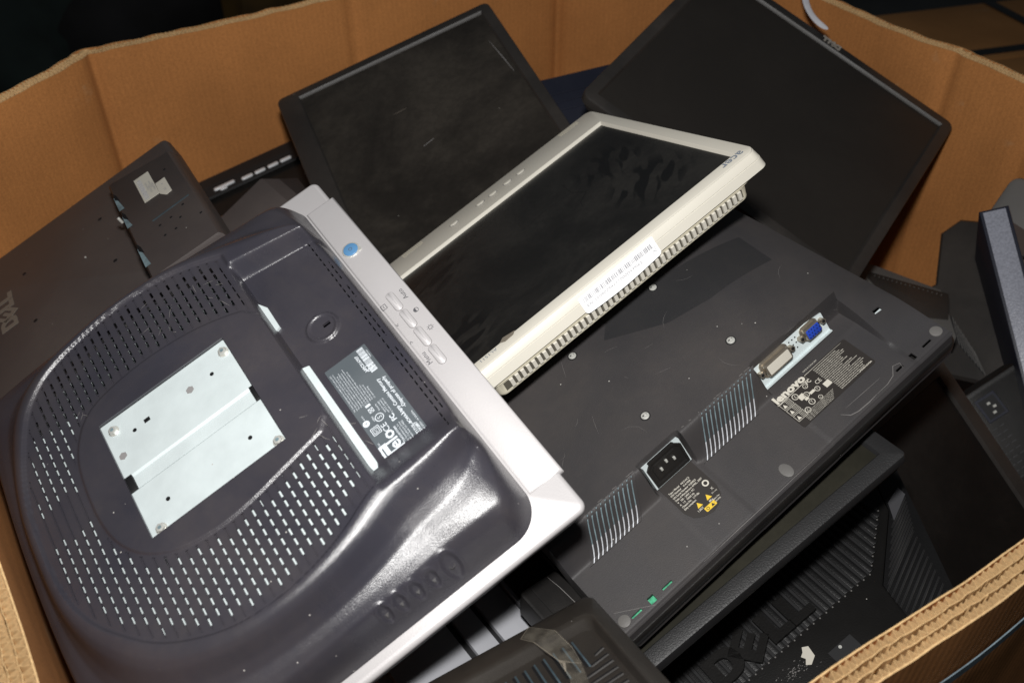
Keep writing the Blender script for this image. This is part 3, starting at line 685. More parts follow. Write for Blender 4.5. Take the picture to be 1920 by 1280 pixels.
# power inlet
c = MB(); T0 = Matrix.Translation((-65, -86.6, -15.5)) @ Matrix.Rotation(radians(66), 4, 'X'); c.box(-19.5, 19.5, -13.2, 11, -4, 2.2, 0, 0, T0); c.build('inlet_plate', 'zinc', lev, smooth=False)
c = MB(); T = T0
o = [(-18, -11.5), (18, -11.5), (18.6, 7), (13, 12), (-13, 12), (-18.6, 7)]
i_ = inset(o, 2); V = [(x, y, 3.7) for x, y in o] + [(x, y, 3.7) for x, y in i_] + [(x, y, 0) for x, y in o] + [(x, y, 2.35) for x, y in i_]; n = 6
c.add(V, [f for k in range(n) for j in [(k + 1) % n] for f in ((k, j, n + j, n + k), (2 * n + k, 2 * n + j, j, k), (n + k, n + j, 3 * n + j, 3 * n + k))] + [tuple(3 * n + k for k in range(n))], 0, T)
c.prism(inset(o, 5), 2.2, 3.4, 0, 0, True, T)
inl = c.build('power_inlet', 'blk_deep', lev, smooth=False)
c = MB()
for px_, py_ in ((-7, 0), (0, 3), (7, 0)): c.box(px_ - 1, px_ + 1, py_ - .4, py_ + 2.2, 3, 5.4, 0, .4, T)
c.build('inlet_pin', 'bolt', inl)
# video port plate
T = Matrix.Translation((83, -84.2, -15)) @ Matrix.Rotation(radians(62), 4, 'X')
c = MB(); c.prism([(-39.5, -14.2), (39.5, -14.2), (39.5, 5), (12, 9.5), (-39.5, 12)], -2.5, 0, 0, 0, True, T); c.box(-39.5, 39.5, -14.6, -13.2, 0, 2.6, 0, 0, T)
for k in range(9): c.cyl(-2 + (k % 3) * 3.6 + (k // 3) * 1.2, -5 + (k // 3) * 4.5, .75, -.1, .12, 1, 8, T=T)
pp = c.build('port_plate', ['zinc', 'black_hole'], lev, smooth=False)
c = MB(); P = rr(-33, -5, -6, 6, 2.5); c.prism(inset(P, -2.2), 0, 1.2, 0, .6, True, T); c.prism(P, 1.2, 6.5, 0, .8, True, T); c.prism(inset(P, 1.7), 6.4, 6.8, 1, 0, True, T)
for sx_ in (-37.2, -1.6): c.cyl(sx_, 0, 2.7, 0, 5, 0, 6, T=T); c.cyl(sx_, 0, 1.5, 5, 5.2, 2, 10, T=T)
c.build('dvi_port', ['conn', 'ink_w', 'black_hole'], lev, angle=40)
c = MB(); P = rr(14, 31, -5.5, 5.5, 2.5); c.prism(inset(P, -1.6), 0, 1.2, 0, .6, True, T); c.prism(P, 1.2, 6, 0, .8, True, T); c.prism(inset(P, 1.2), 5.9, 6.6, 1, .3, True, T)
for k in range(15): c.cyl(16.6 + (k % 5) * 2.9 + (k // 5) * .7, -3 + (k // 5) * 3, .6, 6.5, 6.75, 2, 8, T=T)
for sx_ in (10.4, 35.4): c.cyl(sx_, 0, 2.7, 0, 5, 0, 6, T=T); c.cyl(sx_, 0, 1.5, 5, 5.2, 2, 10, T=T)
c.build('vga_port', ['conn', 'vga', 'black_hole'], lev, angle=40)
# printing, drawn on the sloping lower panel
def panelT(x, y): # local frame on lower panel at (x,y)
    return Matrix.Translation((x, y, lz(x, y) + .35)) @ Matrix.Rotation(math.atan(-7 / -58.), 4, 'X')
PT = panelT(80, -120)
c = MB(); c.prism(rr(-42, 43, -18, 16, 2), -.3, .1, 0, 0, True, PT); lb = c.build('spec_label', 'label_blk', lev)
t = MB(); z = .25
t.text('lenovo', 9.6, -41, 11.8, z, 0, bold=.05, align='L', T=PT, width=34)
t.stroke([(-42, 10.6), (-6, 10.6)], .5, z, 0, PT); t.stroke([(-6, 10.6), (-6, 14.8), (38, 14.8)], .4, z, 0, PT)
t.text('MADE IN CHINA 2007', 1.7, -4, 17.5, z, 0, align='L', T=PT)
for k, (bx, by) in enumerate(((-41, 3.5), (-41, -4), (-41, -11.5))):
    t.frame([(bx, by), (bx + 10.5, by), (bx + 10.5, by + 6.6), (bx, by + 6.6)], .35, z, 0, PT); t.flat([(bx + 1, by + 1.2), (bx + 4.6, by + 1.2), (bx + 2.8, by + 5)], z, 0, PT)
    for l in range(4): t.stroke([(bx + 5.4, by + 5.4 - l * 1.3), (bx + 9.6, by + 5.4 - l * 1.3)], .32, z, 0, PT)
for cx_, cy_, r_ in ((-26, 6.5, 3.6), (-18, 1.5, 3.2), (-13, 7.5, 2.8), (-20, -6, 3.5), (-28, -9, 3.3), (-8, -1, 3.), (-12, -8, 2.4)):
    r_ *= .8; t.ringflat(cx_, cy_, r_ * .78, r_, z, 0, T=PT); t.text(random.choice(('S', 'C', 'T', 'e')), r_ * 1.2, cx_, cy_ - r_ * .42, z, 0, T=PT)
t.text('FC', 4.5, -8, 7.4, z, 0, bold=.03, T=PT); t.text('CE', 5.2, -2.2, 1.6, z, 0, T=PT)
for bx, by, w_, h_ in ((-25, .2, 5.5, 5), (-2, -6, 6.5, 5), (-15.5, -1.2, 5, 2.4), (-22.5, -2.5, 3.6, 2.4)): t.prism([(bx, by), (bx + w_, by), (bx + w_, by + h_), (bx, by + h_)], 0, z, 0, 0, True, PT)
for k in range(6):
    y = -10.5 - k * 1.25; t.text('Monitor Type conforme a la norme NMB-003 du Canada tested', 1.15, -40 + 6, y, z, 0, align='L', width=34 - k * 1.2, T=PT)
for k in range(17):
    y = 12.6 - k * 1.75; s = random.choice(('This device complies with part 15 of the FCC rules operation is subject', 'Cet appareil numerique de la classe B est conforme a la norme', 'For use only with listed equipment see manual for safety', 'Das Geraet entspricht den Anforderungen des Lenovo Produktes'))
    w_ = random.uniform(20, 33) if k < 12 else random.uniform(28, 36)
    t.text(s, 1.35, 3 + (0 if k < 9 else 2), y, z, 0, bold=.02, align='L', width=w_, T=PT)
t.text('77264311350PSA', 1.9, 34, -15.5, z, 0, bold=.02, T=PT, rot=0)
t.build('label_print', 'ink_w', lb, smooth=False)
PT = panelT(-65, -118)
c = MB(); c.prism([(-18, 26), (-18, -5), (-15, -13), (-8, -18), (0, -20), (8, -18), (15, -13), (18, -5), (18, 26)], -.3, .12, 0, 0, True, PT); lb = c.build('power_label', 'label_blk', lev)
t = MB()
for k, s in enumerate(('Type / Model   9417-HC2', 'P/N Number    41A1908', 'S/N Serial Number VLB0823', 'Date of Manufacture APRIL, 2007', 'V   100 - 240V ~ AC', 'A   1.5   50/60 Hz', 'Chassis No.   L171Bb', 'EIAJ compliant')):
    t.text(s, 2.25, -15.5, 14.5 - k * 2.6, z, 0, bold=.015, align='L', T=PT, sx=.95)
for k, x in enumerate((-4.5, 5.5)): t.flat([(x - 2.6, -9.8), (x + 2.6, -9.8), (x, -5.2)], z, 1, PT)
t.text('1.5KV', 2.4, -6, -12.4, z, 0, bold=.02, T=PT); t.text('8Kg', 2.4, 5.2, -12.4, z, 0, bold=.02, T=PT)
t.prism(rr(-4, 7, -17, -12.9, .8), 0, z, 1, 0, True, PT); t.ringflat(-1.4, -15, .9, 1.4, z + .1, 2, T=PT); t.add([(2, -16.3, z + .1), (5.4, -16.3, z + .1), (3.7, -13.6, z + .1)], [(0, 1, 2)], 2, PT)
t.ringflat(12.5, 2, 1.7, 2.9, z, 0, T=PT); t.text('X', 3.4, 13, -6, z, 0, T=PT); t.text('EU only', 1.7, 12.5, -8.6, z, 0, T=PT)
t.text('Made in China', 1.6, 10, -13.2, z, 0, bold=.02, T=PT, sx=.7); t.text('77264311350PSG', 1.6, 9, -15.5, z, 0, bold=.02, T=PT, sx=.6)
t.build('label_print', ['ink_w', 'yellow', 'label_blk'], lb, smooth=False)
# cleaner rectangle where a sticker used to be, scratches
c = MB(); V = []
up_, lo_ = np.array([(0, 60), (150, 42)], float), np.array([(-20, 40), (30, 8), (72, -2), (146, -4)], float)
for f in np.linspace(0, 1, 41):
    a = up_[0] + (up_[1] - up_[0]) * f; g_ = f * 3; i = min(int(g_), 2); b = lo_[i] + (lo_[i + 1] - lo_[i]) * (g_ - i)
    for h in np.linspace(0, 1, 9): q = a + (b - a) * h; V.append((q[0], q[1], lz(*q) + .15))
c.add(V, [(i * 9 + j, i * 9 + j + 1, i * 9 + j + 10, i * 9 + j + 9) for i in range(40) for j in range(8)]); c.build('sticker_ghost', 'lenovo_patch', lev)
def scr(P, w=.45): lc.stroke([(x, y, lz(x, y) + .25) for x, y in P], w, 0, 1)
scr([(66, -150), (71, -156), (78, -158), (90, -158.5), (99, -158)], .8); scr([(99, -158), (112, -158), (121, -156), (128, -150), (134, -152), (132, -157)], .5)
scr([(73, -149), (92, -149.5), (113, -150)], .4); scr([(-100, -161.5), (-60, -161.5), (-20, -161.6), (30, -161.6)], .5); scr([(-178, -143), (-150, -160)], .3)
for k in range(16):
    x, y = random.uniform(-150, 140), random.uniform(-60, 60); a = random.uniform(0, 6.28); l = random.uniform(3, 22); b = random.gauss(0, .5)
    scr([(x + l * t_ * cos(a + b * t_), y + l * t_ * sin(a + b * t_)) for t_ in (0, .33, .66, 1)], .16)
for k in range(30):
    x = random.uniform(-140, 140); scr([(x, -81.5), (x + random.uniform(1, 5), -81.8)], .4)
lc.build('back_cover', ['lenovo', 'scratch'], lev, angle=33)

# ------------------------------------------------------------ beige monitor on top (face up)
ac = thing('beige_monitor', 'beige monitor lying face up, white barcode sticker on its edge', 'monitor',
           cols((-.769, -.517, -.377), (.43, -.853, .295), (-.474, .065, .878)), (.029, .762, .955))
m, (a, b, c_, d) = bezel_mesh(-168, 168, -162, 132, 15, 15, 46.5, 16.5, 9, 3, 1., 3.5)
o = rr(-168, 168, -162, 132, 9)
m.loft([[(x, y, -19.5) for x, y in rr(-169, 169, -164, 135.5, 9)], [(x, y, -18.3) for x, y in rr(-171.5, 171.5, -166.5, 137.4, 9)], [(x, y, -9.6) for x, y in rr(-170.2, 170.2, -165, 135.4, 9)], [(x, y, -9.3) for x, y in rr(-169.8, 169.8, -164.6, 134.9, 9)], [(x, y, -9.0) for x, y in rr(-169.8, 169.8, -164.6, 134.9, 9)], [(x, y, -8.6) for x, y in rr(-170, 170, -164.8, 135.1, 9)], [(x, y, -2) for x, y in rr(-168.4, 168.4, -162.4, 132.4, 9)], [(x, y, -1.2) for x, y in rr(-167.6, 167.6, -161.6, 131.6, 9)]], 0, True, False)
bez = m.build('bezel', 'beige', ac, angle=28)
s = MB(); s.box(a - 1.5, b + 1.5, c_ - 1.5, d + 1.5, -7, -3.2); scr_o = s.build('screen', 'scr_acer', ac)
c = MB(); c.stroke([(-60, -60), (-55, -30), (-62, -10), (-48, 0), (-44, 12)], .5, -3.0); c.stroke([(-55, -30), (-20, -34), (10, -30)], .35, -3.0); c.build('crack', 'black_hole', scr_o)
c = MB(); q = lambda x0, x1, y0, y1, z, r=8: [(x, y, z) for x, y in rr(x0, x1, y0, y1, r)]
c.loft([q(-136, 136, -138, 90, -48), q(-140, 140, -146, 112, -44), q(-143, 143, -150, 130, -36.5), q(-144, 144, -151, 133, -34.5), q(-144.5, 144.5, -151, 133.6, -33), q(-144.5, 144.5, -151, 133.6, -31.5), q(-145.5, 145.5, -152, 135.2, -22), q(-147, 147, -153, 135.6, -21), q(-164, 164, -158, 133, -20.6), q(-164, 164, -158, 133, -18)], 0, True, True)
hs = c.build('housing', 'beige_low', ac, angle=28)
v = MB()
for k in range(44):
    x = -133 + k * 6.1; v.add([(x - 1.9, 135, -22.4), (x + 1.9, 135, -22.4), (x + 1.9, 133.7, -31.4), (x - 1.9, 133.7, -31.4), (x - 1.7, 137, -23.2), (x + 1.7, 137, -23.2), (x + 1.7, 135.6, -31.2), (x - 1.7, 135.6, -31.2)], [(4, 5, 6, 7), (0, 4, 7, 3), (1, 2, 6, 5), (0, 1, 5, 4), (3, 7, 6, 2)], 0)
v.build('vent_ribs', 'beige', hs, smooth=False)
v = MB(); v.add([(-137, 135.5, -22.4), (137, 135.5, -22.4), (137, 134, -31.2), (-137, 134, -31.2)], [(0, 1, 2, 3)]); v.build('vent_slot', 'beige_gap', hs, smooth=False)
for bx in (41, 4, -14, -35, -54):
    c = MB(); P = [(bx + 5.2 * cos(k * pi / 12), -142 + 3.4 * sin(k * pi / 12)) for k in range(24)]; c.prism(inset(P, -.9), -.3, .12, 1); c.loft([[(x, y, -.2) for x, y in P], [(x, y, .6) for x, y in P], [(x, y + .3, 1.1) for x, y in inset(P, 1.)]], 0, False, True); c.build('front_button', ['beige', 'rim_dark'], ac, angle=40)
for x0_ in (80, -146):
    c = MB()
    for k in range(12): c.box(x0_ + k * 2.3, x0_ + k * 2.3 + 1.2, -160, -152, -.2, .12)
    c.build('speaker_slots', 'beige_low', ac, smooth=False)
t = MB(); t.text('acer', 13.5, -160, 119, .15, 0, bold=.02, align='L', sx=1.05); t.build('maker_logo', 'logo_grey', bez, smooth=False); t = MB(); t.text('AL1511', 6, 140, 119.6, .15, 0, align='R'); t.build('model_print', 'logo_grey', bez, smooth=False)
c = MB(); c.prism([(100, 117), (104, 121), (113, 121.5), (117, 118), (112, 114)], 0, .25); c.build('tape_scrap', 'tape_edge', ac, smooth=False)
# barcode sticker wrapped over the edge
def stk(u, v): # u along X (mm), v down the side from the face edge
    if v < 18.5: return (u, 133.6 + v * .26, -.8 - v * .96)
    f = v - 18.5; fl = max(0, math.cos((u - 12) / 40.)); return (u, 138.4 + f * (.1 + .35 * fl), -18.6 - f * .85)
c = MB(); us = np.linspace(-42, 44, 45); vs = np.linspace(0, 23, 16); V = []
for u in us:
    cr = max(0, abs(u - 1) - 39.5); e_ = 4 - math.sqrt(max(0, 16 - cr * cr)); top = 2.6 + .035 * u; low = 20.2 + 1.5 * math.cos((u - 5) / 26.) - e_
    for v_ in vs: V.append(stk(u, top + e_ * .4 + v_ / 23 * (low - top - e_ * .4)))
nv = len(vs); c.add(V, [(i * nv + j, (i + 1) * nv + j, (i + 1) * nv + j + 1, i * nv + j + 1) for i in range(len(us) - 1) for j in range(nv - 1)])
st = c.build('barcode_sticker', 'paper', ac)
t = MB(); x = 40
def lift(p): return (p[0], p[1] + .4, p[2] + .15)
while x > -36:
    w = random.choice((.45, .45, .8, 1.1)); t.add([lift(stk(x, 6)), lift(stk(x - w, 6)), lift(stk(x - w, 8)), lift(stk(x - w, 10.4)), lift(stk(x, 10.4)), lift(stk(x, 8))], [(0, 1, 2, 5), (5, 2, 3, 4)]); x -= w + random.choice((.5, .8, 1.3))
vv, ff = text_geo('EN 15090294117000JWP062', 0.)
xs_ = [p[0] for p in vv]; k = 62 / max(xs_)
t.add([lift(stk(40 - p[0] * k, 15 - p[1] * 3.2)) for p in vv], ff)
for p0, p1 in (((-34, 12), (-39, 15)), ((-39, 12), (-34, 15)), ((-36, 9.5), (-39, 11)), ((-33, 16), (-38, 17))): t.add([lift(stk(p0[0], p0[1])), lift(stk(p0[0] - .5, p0[1])), lift(stk(p1[0] - .5, p1[1])), lift(stk(p1[0], p1[1]))], [(0, 1, 2, 3)])
t.build('barcode_print', 'grey_ink', st, smooth=False)

# ------------------------------------------------------------ black monitors leaning at the back
m5 = thing('black_monitor', 'black monitor lying face up by the back cardboard wall, blotchy dusty screen', 'monitor', cols((.899, .307, .313), (-.381, .899, .215), (-.215, -.312, .925)), (-.184, 1.267, .926))
face_monitor(m5, -165, 165, -400, 0, 33, 17, 18, 17, 'blk', 'scr_blot', 'blk', 10, 14, 50, 3, 4.5)
for P_, w_, m_ in (([(-27, -127), (-16, -126.2), (-7, -125.5)], 1.1, 'logo_glint_tan'), ([(-10, -205), (6, -200)], .9, 'rim_dark'), ([(137, -75), (141, -120), (143, -150)], 1., 'rim_dark')): c = MB(); c.stroke(P_, w_, -3.9); c.build('screen_glint_scratch', m_, m5, smooth=False)  # tan stroke paints a light's reflection on the screen; grey ones are scratches

m6 = thing('black_monitor', 'black monitor lying face up in the far right corner, silver letters on its bezel', 'monitor', cols((-.79, .47, .393), (-.575, -.791, -.21), (.212, -.392, .895)), (.342, 1.115, .905))
face_monitor(m6, -203, 203, -183, 168, 17, 18, 17, 18, 'blk', 'scr_plain', 'blk', 13, 14, 50, 3, 4.5)
c = MB(); dell_logo(c, -16, -181, 9, 0, .5, 0, .95); c.build('maker_logo', 'logo_silver', m6, smooth=False)
rb = MB(); R_ = []
pts = [(.318, 1.405, .985), (.372, 1.405, 1.0), (.412, 1.385, 1.0), (.418, 1.34, .99), (.414, 1.31, .975), (.424, 1.285, .962), (.44, 1.265, .955)]
WV = [(1, 1, 6), (2, 1, 6), (4, 0, 4), (5, -1.5, 0), (5, -1.5, -1), (5, -1.5, 1), (5, -1, 2)]
for p, w_ in zip(pts, WV):
    R_.append((p[0] * 1000 - w_[0], p[1] * 1000 - w_[1], p[2] * 1000 - w_[2])); R_.append((p[0] * 1000 + w_[0], p[1] * 1000 + w_[1], p[2] * 1000 + w_[2]))
rb.add(R_, [(2 * i, 2 * i + 1, 2 * i + 3, 2 * i + 2) for i in range(len(pts) - 1)])
rbo = rb.build('ribbon_strap', 'ribbon'); so = rbo.modifiers.new('thickness', 'SOLIDIFY'); so.thickness = .0008
sb = rbo.modifiers.new('smooth', 'SUBSURF'); sb.levels = 2; sb.render_levels = 2
tag(rbo, 'curled grey plastic ribbon between the bin wall and the silver-lettered monitor', 'ribbon')

# grey-brown monitor face down at the left, with a raised chin and ports
m7 = thing('taupe_monitor', 'dusty grey-brown monitor face down at the left wall, tan letters and two cream stickers', 'monitor', cols((-.492, .869, -.056), (-.782, -.469, -.41), (-.382, -.158, .91)), (-.471, .805, .879))
c = MB(); o = rr(-195, 124, -160, 150, 10); c.loft([[(x, y, -30) for x, y in inset(o, 3)], [(x, y, -27) for x, y in o], [(x, y, -6) for x, y in o], [(x, y, -1.5) for x, y in inset(o, 2)], [(x, y, 0) for x, y in inset(o, 7)]], 0, True, True)
for hx, hy in ((49, -51), (-49, -49), (-51, 50), (50, 49)): c.cyl(hx, hy, 2.4, 0, .2, 1, 14)
c.cyl(-4, -21, 1.2, 0, .8, 2, 8); sh = c.build('back_shell', ['taupe', 'black_hole', 'bolt'], m7)
c = MB(); b0 = [(112, -77), (96, -110), (70, -161), (-185, -162), (-182, -78)][::-1]; b1 = [(72, -79), (56, -112), (40, -161), (-184, -162), (-180, -80)][::-1]; b2 = [(42, -83), (34, -118), (24, -160), (-182, -161), (-178, -83)][::-1]; b3 = [(36, -86), (29, -118), (19, -157), (-181, -158), (-176, -86)][::-1]
c.loft([[(x, y, -1) for x, y in b0], [(x, y, 9) for x, y in b1], [(x, y, 26) for x, y in b2], [(x, y, 30) for x, y in b3]], 0, False, True)
for hx, hy in ((-11, -145), (-97, -143), (-132, -154), (-104, -127), (-115, -135), (-104, -114), (-128, -126), (-126, -114)): c.cyl(hx, hy, 1.5, 30, 30.2, 1, 12)
c.prism(rr(-89, -87, -153, -109, 1.), 30, 30.2, 2)
c.build('chin', ['taupe', 'black_hole', 'slot_blue'], m7, angle=50)
for x0_, x1_ in ((4, -29), (-42, -70), (-116, -154)):
    c = MB(); c.flat([(x0_, -84), (x1_, -84), (x1_, -90), (x0_ - 8, -87)][::-1], 30.15, 0); c.flat([(x0_ + 10, -85), (x0_ - 6, -84.6), (x0_ - 14, -89), (x0_, -88)][::-1], 30.25, 1); c.build('port_opening', ['port_blue', 'black_hole'], m7, smooth=False)
c = MB(); c.cyl(-40, -80, 1.6, 24, 31, 0, 10, bev=.7); c.build('screw_head', 'bolt', m7)
c = MB(); c.prism([(9, -111), (-47, -111), (-48, -129), (8, -129)][::-1], 30, 30.3); s1 = c.build('serial_sticker', 'ink_w', m7, smooth=False)
t = MB()
for k in range(24): x = 2 - k * 1.9; t.box(x - random.uniform(.5, 1.2), x, -118, -113, 30.3, 30.5)
for k in range(4): t.text('REV A00 CN-0F500', 2.6, -20 - (k % 2) * 8, -121.5 - k * 2.1, 30.5, 0, align='C', sx=.8)
t.build('sticker_print', 'grey_ink', s1, smooth=False)
c = MB(); c.prism([(-26, -129.5), (-51, -129), (-60, -134), (-59, -141), (-26, -141)][::-1], 30, 30.3); t = c; t.text('4', 4, -36, -137, 30.6, 1); t.text('A3', 4, -49, -137, 30.6, 1); c.build('small_sticker', ['ink_w', 'grey_ink'], m7, smooth=False)
c = MB(); dell_logo(c, -33, 68, 20, 0, .3, 0, 1.0); c.build('maker_logo', 'logo_glint_tan', m7, smooth=False)

# slim black monitor with silver buttons by the back left wall
m8 = thing('black_monitor', 'glossy black monitor by the back left wall, row of silver buttons on its bezel', 'monitor', [[.829, -.557, .054], [.533, .756, -.381], [.172, .344, .923]], (-.411, 1.258, .736))
face_monitor(m8, -90, 290, -285, 21, 20, 20, 43, 20, 'navy', 'scr_dark', 'blk_deep', 5, 22, 50, 4, 6)
m = MB(); m.loft([[(-90, -19.5, .0), (290, -19.5, .0), (290, 18, .0), (-90, 18, .0)], [(-90, -17.5, 2.5), (290, -17.5, 2.5), (290, 2, 2.5), (-90, 2, 2.5)]], 0, False, True); m.build('bezel_ledge', 'blk_tex', m8, smooth=False)
for k, (x0_, x1_) in enumerate(((-54, -20), (-10, 9), (12, 30), (34, 52), (55, 74))):
    c = MB(); y0_ = -13 if k else -10; P = rr(x0_, x1_, y0_ - 1.5, y0_ + 4, 2.6); c.prism(P, 2.2, 4.6, 0, 1.2)
    if k == 0: c.prism(rr(-46, -34, -15, -10, 2.4), 2.2, 4.4, 0, 1.)
    c.build('menu_button', 'white_btn', m8, angle=50)
# small grey-brown wedge of another casing between them
wd = thing('casing_wedge', 'grey-brown casing ridge between the cream-stickered monitor and the silver bezel', 'monitor casing', [[.825, -.562, -.058], [.53, .805, -.266], [.196, .188, .962]], (-.317, 1.019, .84))
c = MB(); c.loft([[(-110, -60, -40), (60, -60, -40), (60, 40, -40), (-110, 40, -40)], [(-95, -50, -8), (45, -60, -8), (32, 20, -8), (-90, -10, -8)], [(-70, -32, -2), (26, -50, -3), (13, 25, 0), (10, 26, 0)]], 0, True, True); c.build('casing', 'taupe', wd, angle=20)
# navy casing behind, in the far corner
nv = thing('navy_monitor', 'dark navy monitor back half hidden between the two black screens at the rear', 'monitor', [[.949, -.31, .061], [.3, .822, -.484], [.1, .478, .873]], (.077, 1.244, .86))
c = MB(); o = rr(-130, 150, -260, 46, 8); c.loft([[(x, y, -34) for x, y in o], [(x, y, -4) for x, y in o], [(x, y, 0) for x, y in inset(o, 3)]], 0, True, True)
for k in range(3): c.box(-120, 140, 14 - k * 14, 17 - k * 14, 0, 1.6, 0, .5)
c.build('back_shell', 'navy', nv)

# ------------------------------------------------------------ lower right heap
m12 = thing('black_monitor', 'black monitor with textured bezel, face up directly under the charcoal monitor', 'monitor', cols((.792, .516, .328), (-.524, .849, -.069), (-.314, -.117, .942)), cam_pull((.116, .59, .789), .95))
m12.scale = (.95,) * 3
face_monitor(m12, -205, 185, -154, 150, 18, 18, 18, 18, 'blk_tex', 'scr_olive', 'blk_deep', 5, 12, 34, 2.5, 4)
m, _ = bezel_mesh(-203.5, 183.5, -152.5, 148.5, 3, 3, 3, 3, 5, 1.2, .8, .3); 
m14 = thing('black_monitor', 'black monitor with dark dusty screen sloping down behind the near right cardboard rim', 'monitor', cols((.562, -.521, -.642), (.779, .595, .198), (.279, -.611, .74)), (.443, .564, .651))
face_monitor(m14, -185, 185, -120, 155, 18, 18, 18, 18, 'blk', 'scr_dark', 'blk_deep', 5, 14, 45, 2.5, 4)
# black back with big raised letters and slots
m13 = thing('black_monitor', 'black monitor lying face down, big raised letters over slots on its back', 'monitor', cols((.792, .516, .328), (-.524, .849, -.069), (-.314, -.117, .942)), cam_pull((.269, .501, .700), .96))
m13.scale = (.96,) * 3
c = MB()
edge = [(-175, -135), (60, -135), (67, -66), (75, -30), (138, 19), (150, 45), (150, 120), (-175, 120)]
c.loft([[(x, y, -60) for x, y in edge], [(x, y, -3) for x, y in edge], [(x, y, -.8) for x, y in inset(edge, .8)], [(x, y, 0) for x, y in inset(edge, 3)]], 0, False, True)
for k in range(36):
    x = -150 + k * 8.0; y0_ = -14 if x < 75 else -14 + (x - 75) * .74
    c.cyl(x, y0_ - 1.2, .8, 0, .4, 1, 8)
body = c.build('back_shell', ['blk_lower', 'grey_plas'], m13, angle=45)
c = MB()
for k in range(36):
    x = -150 + k * 8.0; y0_ = -14 if x < 75 else -14 + (x - 75) * .74
    if x < 128: c.box(x + 1.3, x + 6.7, y0_ + .2, 100, 0, .9, 0, .35)
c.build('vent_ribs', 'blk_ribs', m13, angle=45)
c = MB(); c.prism([(-150, -14), (75, -14), (134, 30), (134, 100), (-150, 100)], -.5, .12); c.build('vent_slot', 'black_hole', m13, smooth=False)
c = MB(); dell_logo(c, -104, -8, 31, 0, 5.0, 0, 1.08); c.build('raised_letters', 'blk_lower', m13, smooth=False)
c = MB(); c.prism([(-22, -24), (-17, -27), (-19, -37), (-27, -41), (-31, -38), (-27, -34), (-29, -30), (-25, -28)][::-1], 0, .4); c.build('torn_sticker', 'ink_w', m13, smooth=False)
c = MB(); c.box(-9, 18, -61, -43, -.5, .2, 0); c.cyl(3, -46, 1.6, .2, 1, 1, 10); c.build('cable_hole', ['black_hole', 'bolt'], m13, smooth=False)
c = MB()
for k in range(60):
    x, y = random.gauss(-45, 9), random.gauss(-37, 4); c.stroke([(x, y), (x + random.uniform(.5, 2), y + random.uniform(-.6, .6))], random.uniform(.2, .7), .3)
c.build('sticker_residue', 'scratch', m13, smooth=False)
# ribbed side face
RP = [(147, 36), (138, 19), (75, -30), (67, -66), (60, -130), (100, -130), (117, -73), (156, 1), (182, 52), (156, 52)]
def rz(x, y): return -1.5 - .07 * max(0, (x - 75) - (y + 30) * .9)
c = MB(); n = len(RP); c.add([(x, y, rz(x, y)) for x, y in RP] + [(x, y, -45) for x, y in RP], [tuple(range(n - 1, -1, -1))] + [(k, (k + 1) % n, n + (k + 1) % n, n + k) for k in range(n)])
for k in range(22):
    y0_ = -86 + k * 5.4; x0_ = 70 if y0_ < -34 else 76 + (y0_ + 34) * 1.25
    x1_ = 117 + (y0_ + 73 + 16) * .53 - 6
    if x1_ - x0_ < 8 or y0_ > 20: continue
    P = [(x0_ + (x1_ - x0_) * f, y0_ + (x1_ - x0_) * f * .42) for f in (0, .5, 1)]
    c.stroke([(x, y, rz(x, y) + .25) for x, y in P], 1.7, 0, 1); c.stroke([(x + .2, y - 1.0, rz(x, y) + .3) for x, y in P], .5, 0, 2)
c.build('ribbed_side', ['blk_ribs', 'black_hole', 'rib_edge'], m13, smooth=False)
c = MB(); P = [(144, 26), (164, 32), (163, 22), (133, 9)]; c.loft([[(x, y, rz(x, y)) for x, y in P[::-1]], [(x, y, rz(x, y) + 1.2) for x, y in P[::-1]]], 0, False, True); c.build('clear_pad', 'pad', m13)

# taped black back at the bottom edge of the picture
m15 = thing('taped_monitor', 'dusty black monitor back with angled slots and a strip of clear tape', 'monitor',
            [[.30699, .88374, -.35322], [-.82633, .43164, .36175], [.47216, .18082, .86277]], (-.04663, .21150, .90508))
c = MB(); q = lambda i, z, r: [(x, y, z) for x, y in rr(-150 + i, 4 - .5 * i, -20 + .8 * i, 170 - .42 * i, r, 8)]
c.loft([q(34, -24, 6), q(26, -18, 7), q(3, -4, 8), q(0, -2.2, 9), q(.6, -.8, 9), q(3, 0, 9), q(24, 3.6, 9), q(27, 3.7, 9), q(30, 2.4, 9), q(35, -2.0, 9), q(37, -2.5, 9)], 0, True, True)
c.build('back_shell', 'brownblk', m15, angle=60)
c = MB()
for k in range(15):
    y = 137 - k * 7.6
    x0_ = -110 + 2.2 * k * .2; c.prism(rr(x0_, x0_ + 34, y - .7, y + .7, .7), -2.6, -2.0, 0, .3)
    c.prism(rr(x0_ + 1, x0_ + 33, y - 2.6, y - .9, .8), -2.6, -2.25, 1)
for k in range(9):
    x = -86 + k * 8.4; y1_ = 152 - k * .2; y0_ = y1_ - 8 - k * 6.5
    c.stroke([(x, y1_, -2.1), (x + 3, y0_, -2.1)], 1.7, -2.1, 3); c.stroke([(x - 2, y1_, -2.2), (x + 1, y0_, -2.2)], 1.4, -2.2, 1)
c.build('slots', ['slot_blue', 'black_hole', 'grey_plas', 'lit_slot'], m15, angle=40)
tp = MB(); G = [(-147, 118, 1.2), (-136, 108, 2.6), (-121, 131, 5.2), (-121, 114, 5.0), (-98, 134, 2.5), (-92, 121, 3.0), (-80, 133, .6), (-72, 121, 1.0), (-50, 128, .4), (-48, 112, .4)]
tp.add(G, [(2 * 0, 1, 3, 2), (2, 3, 5, 4), (4, 5, 7, 6), (6, 7, 9, 8)])
tpo = tp.build('clear_tape', 'tape', m15)
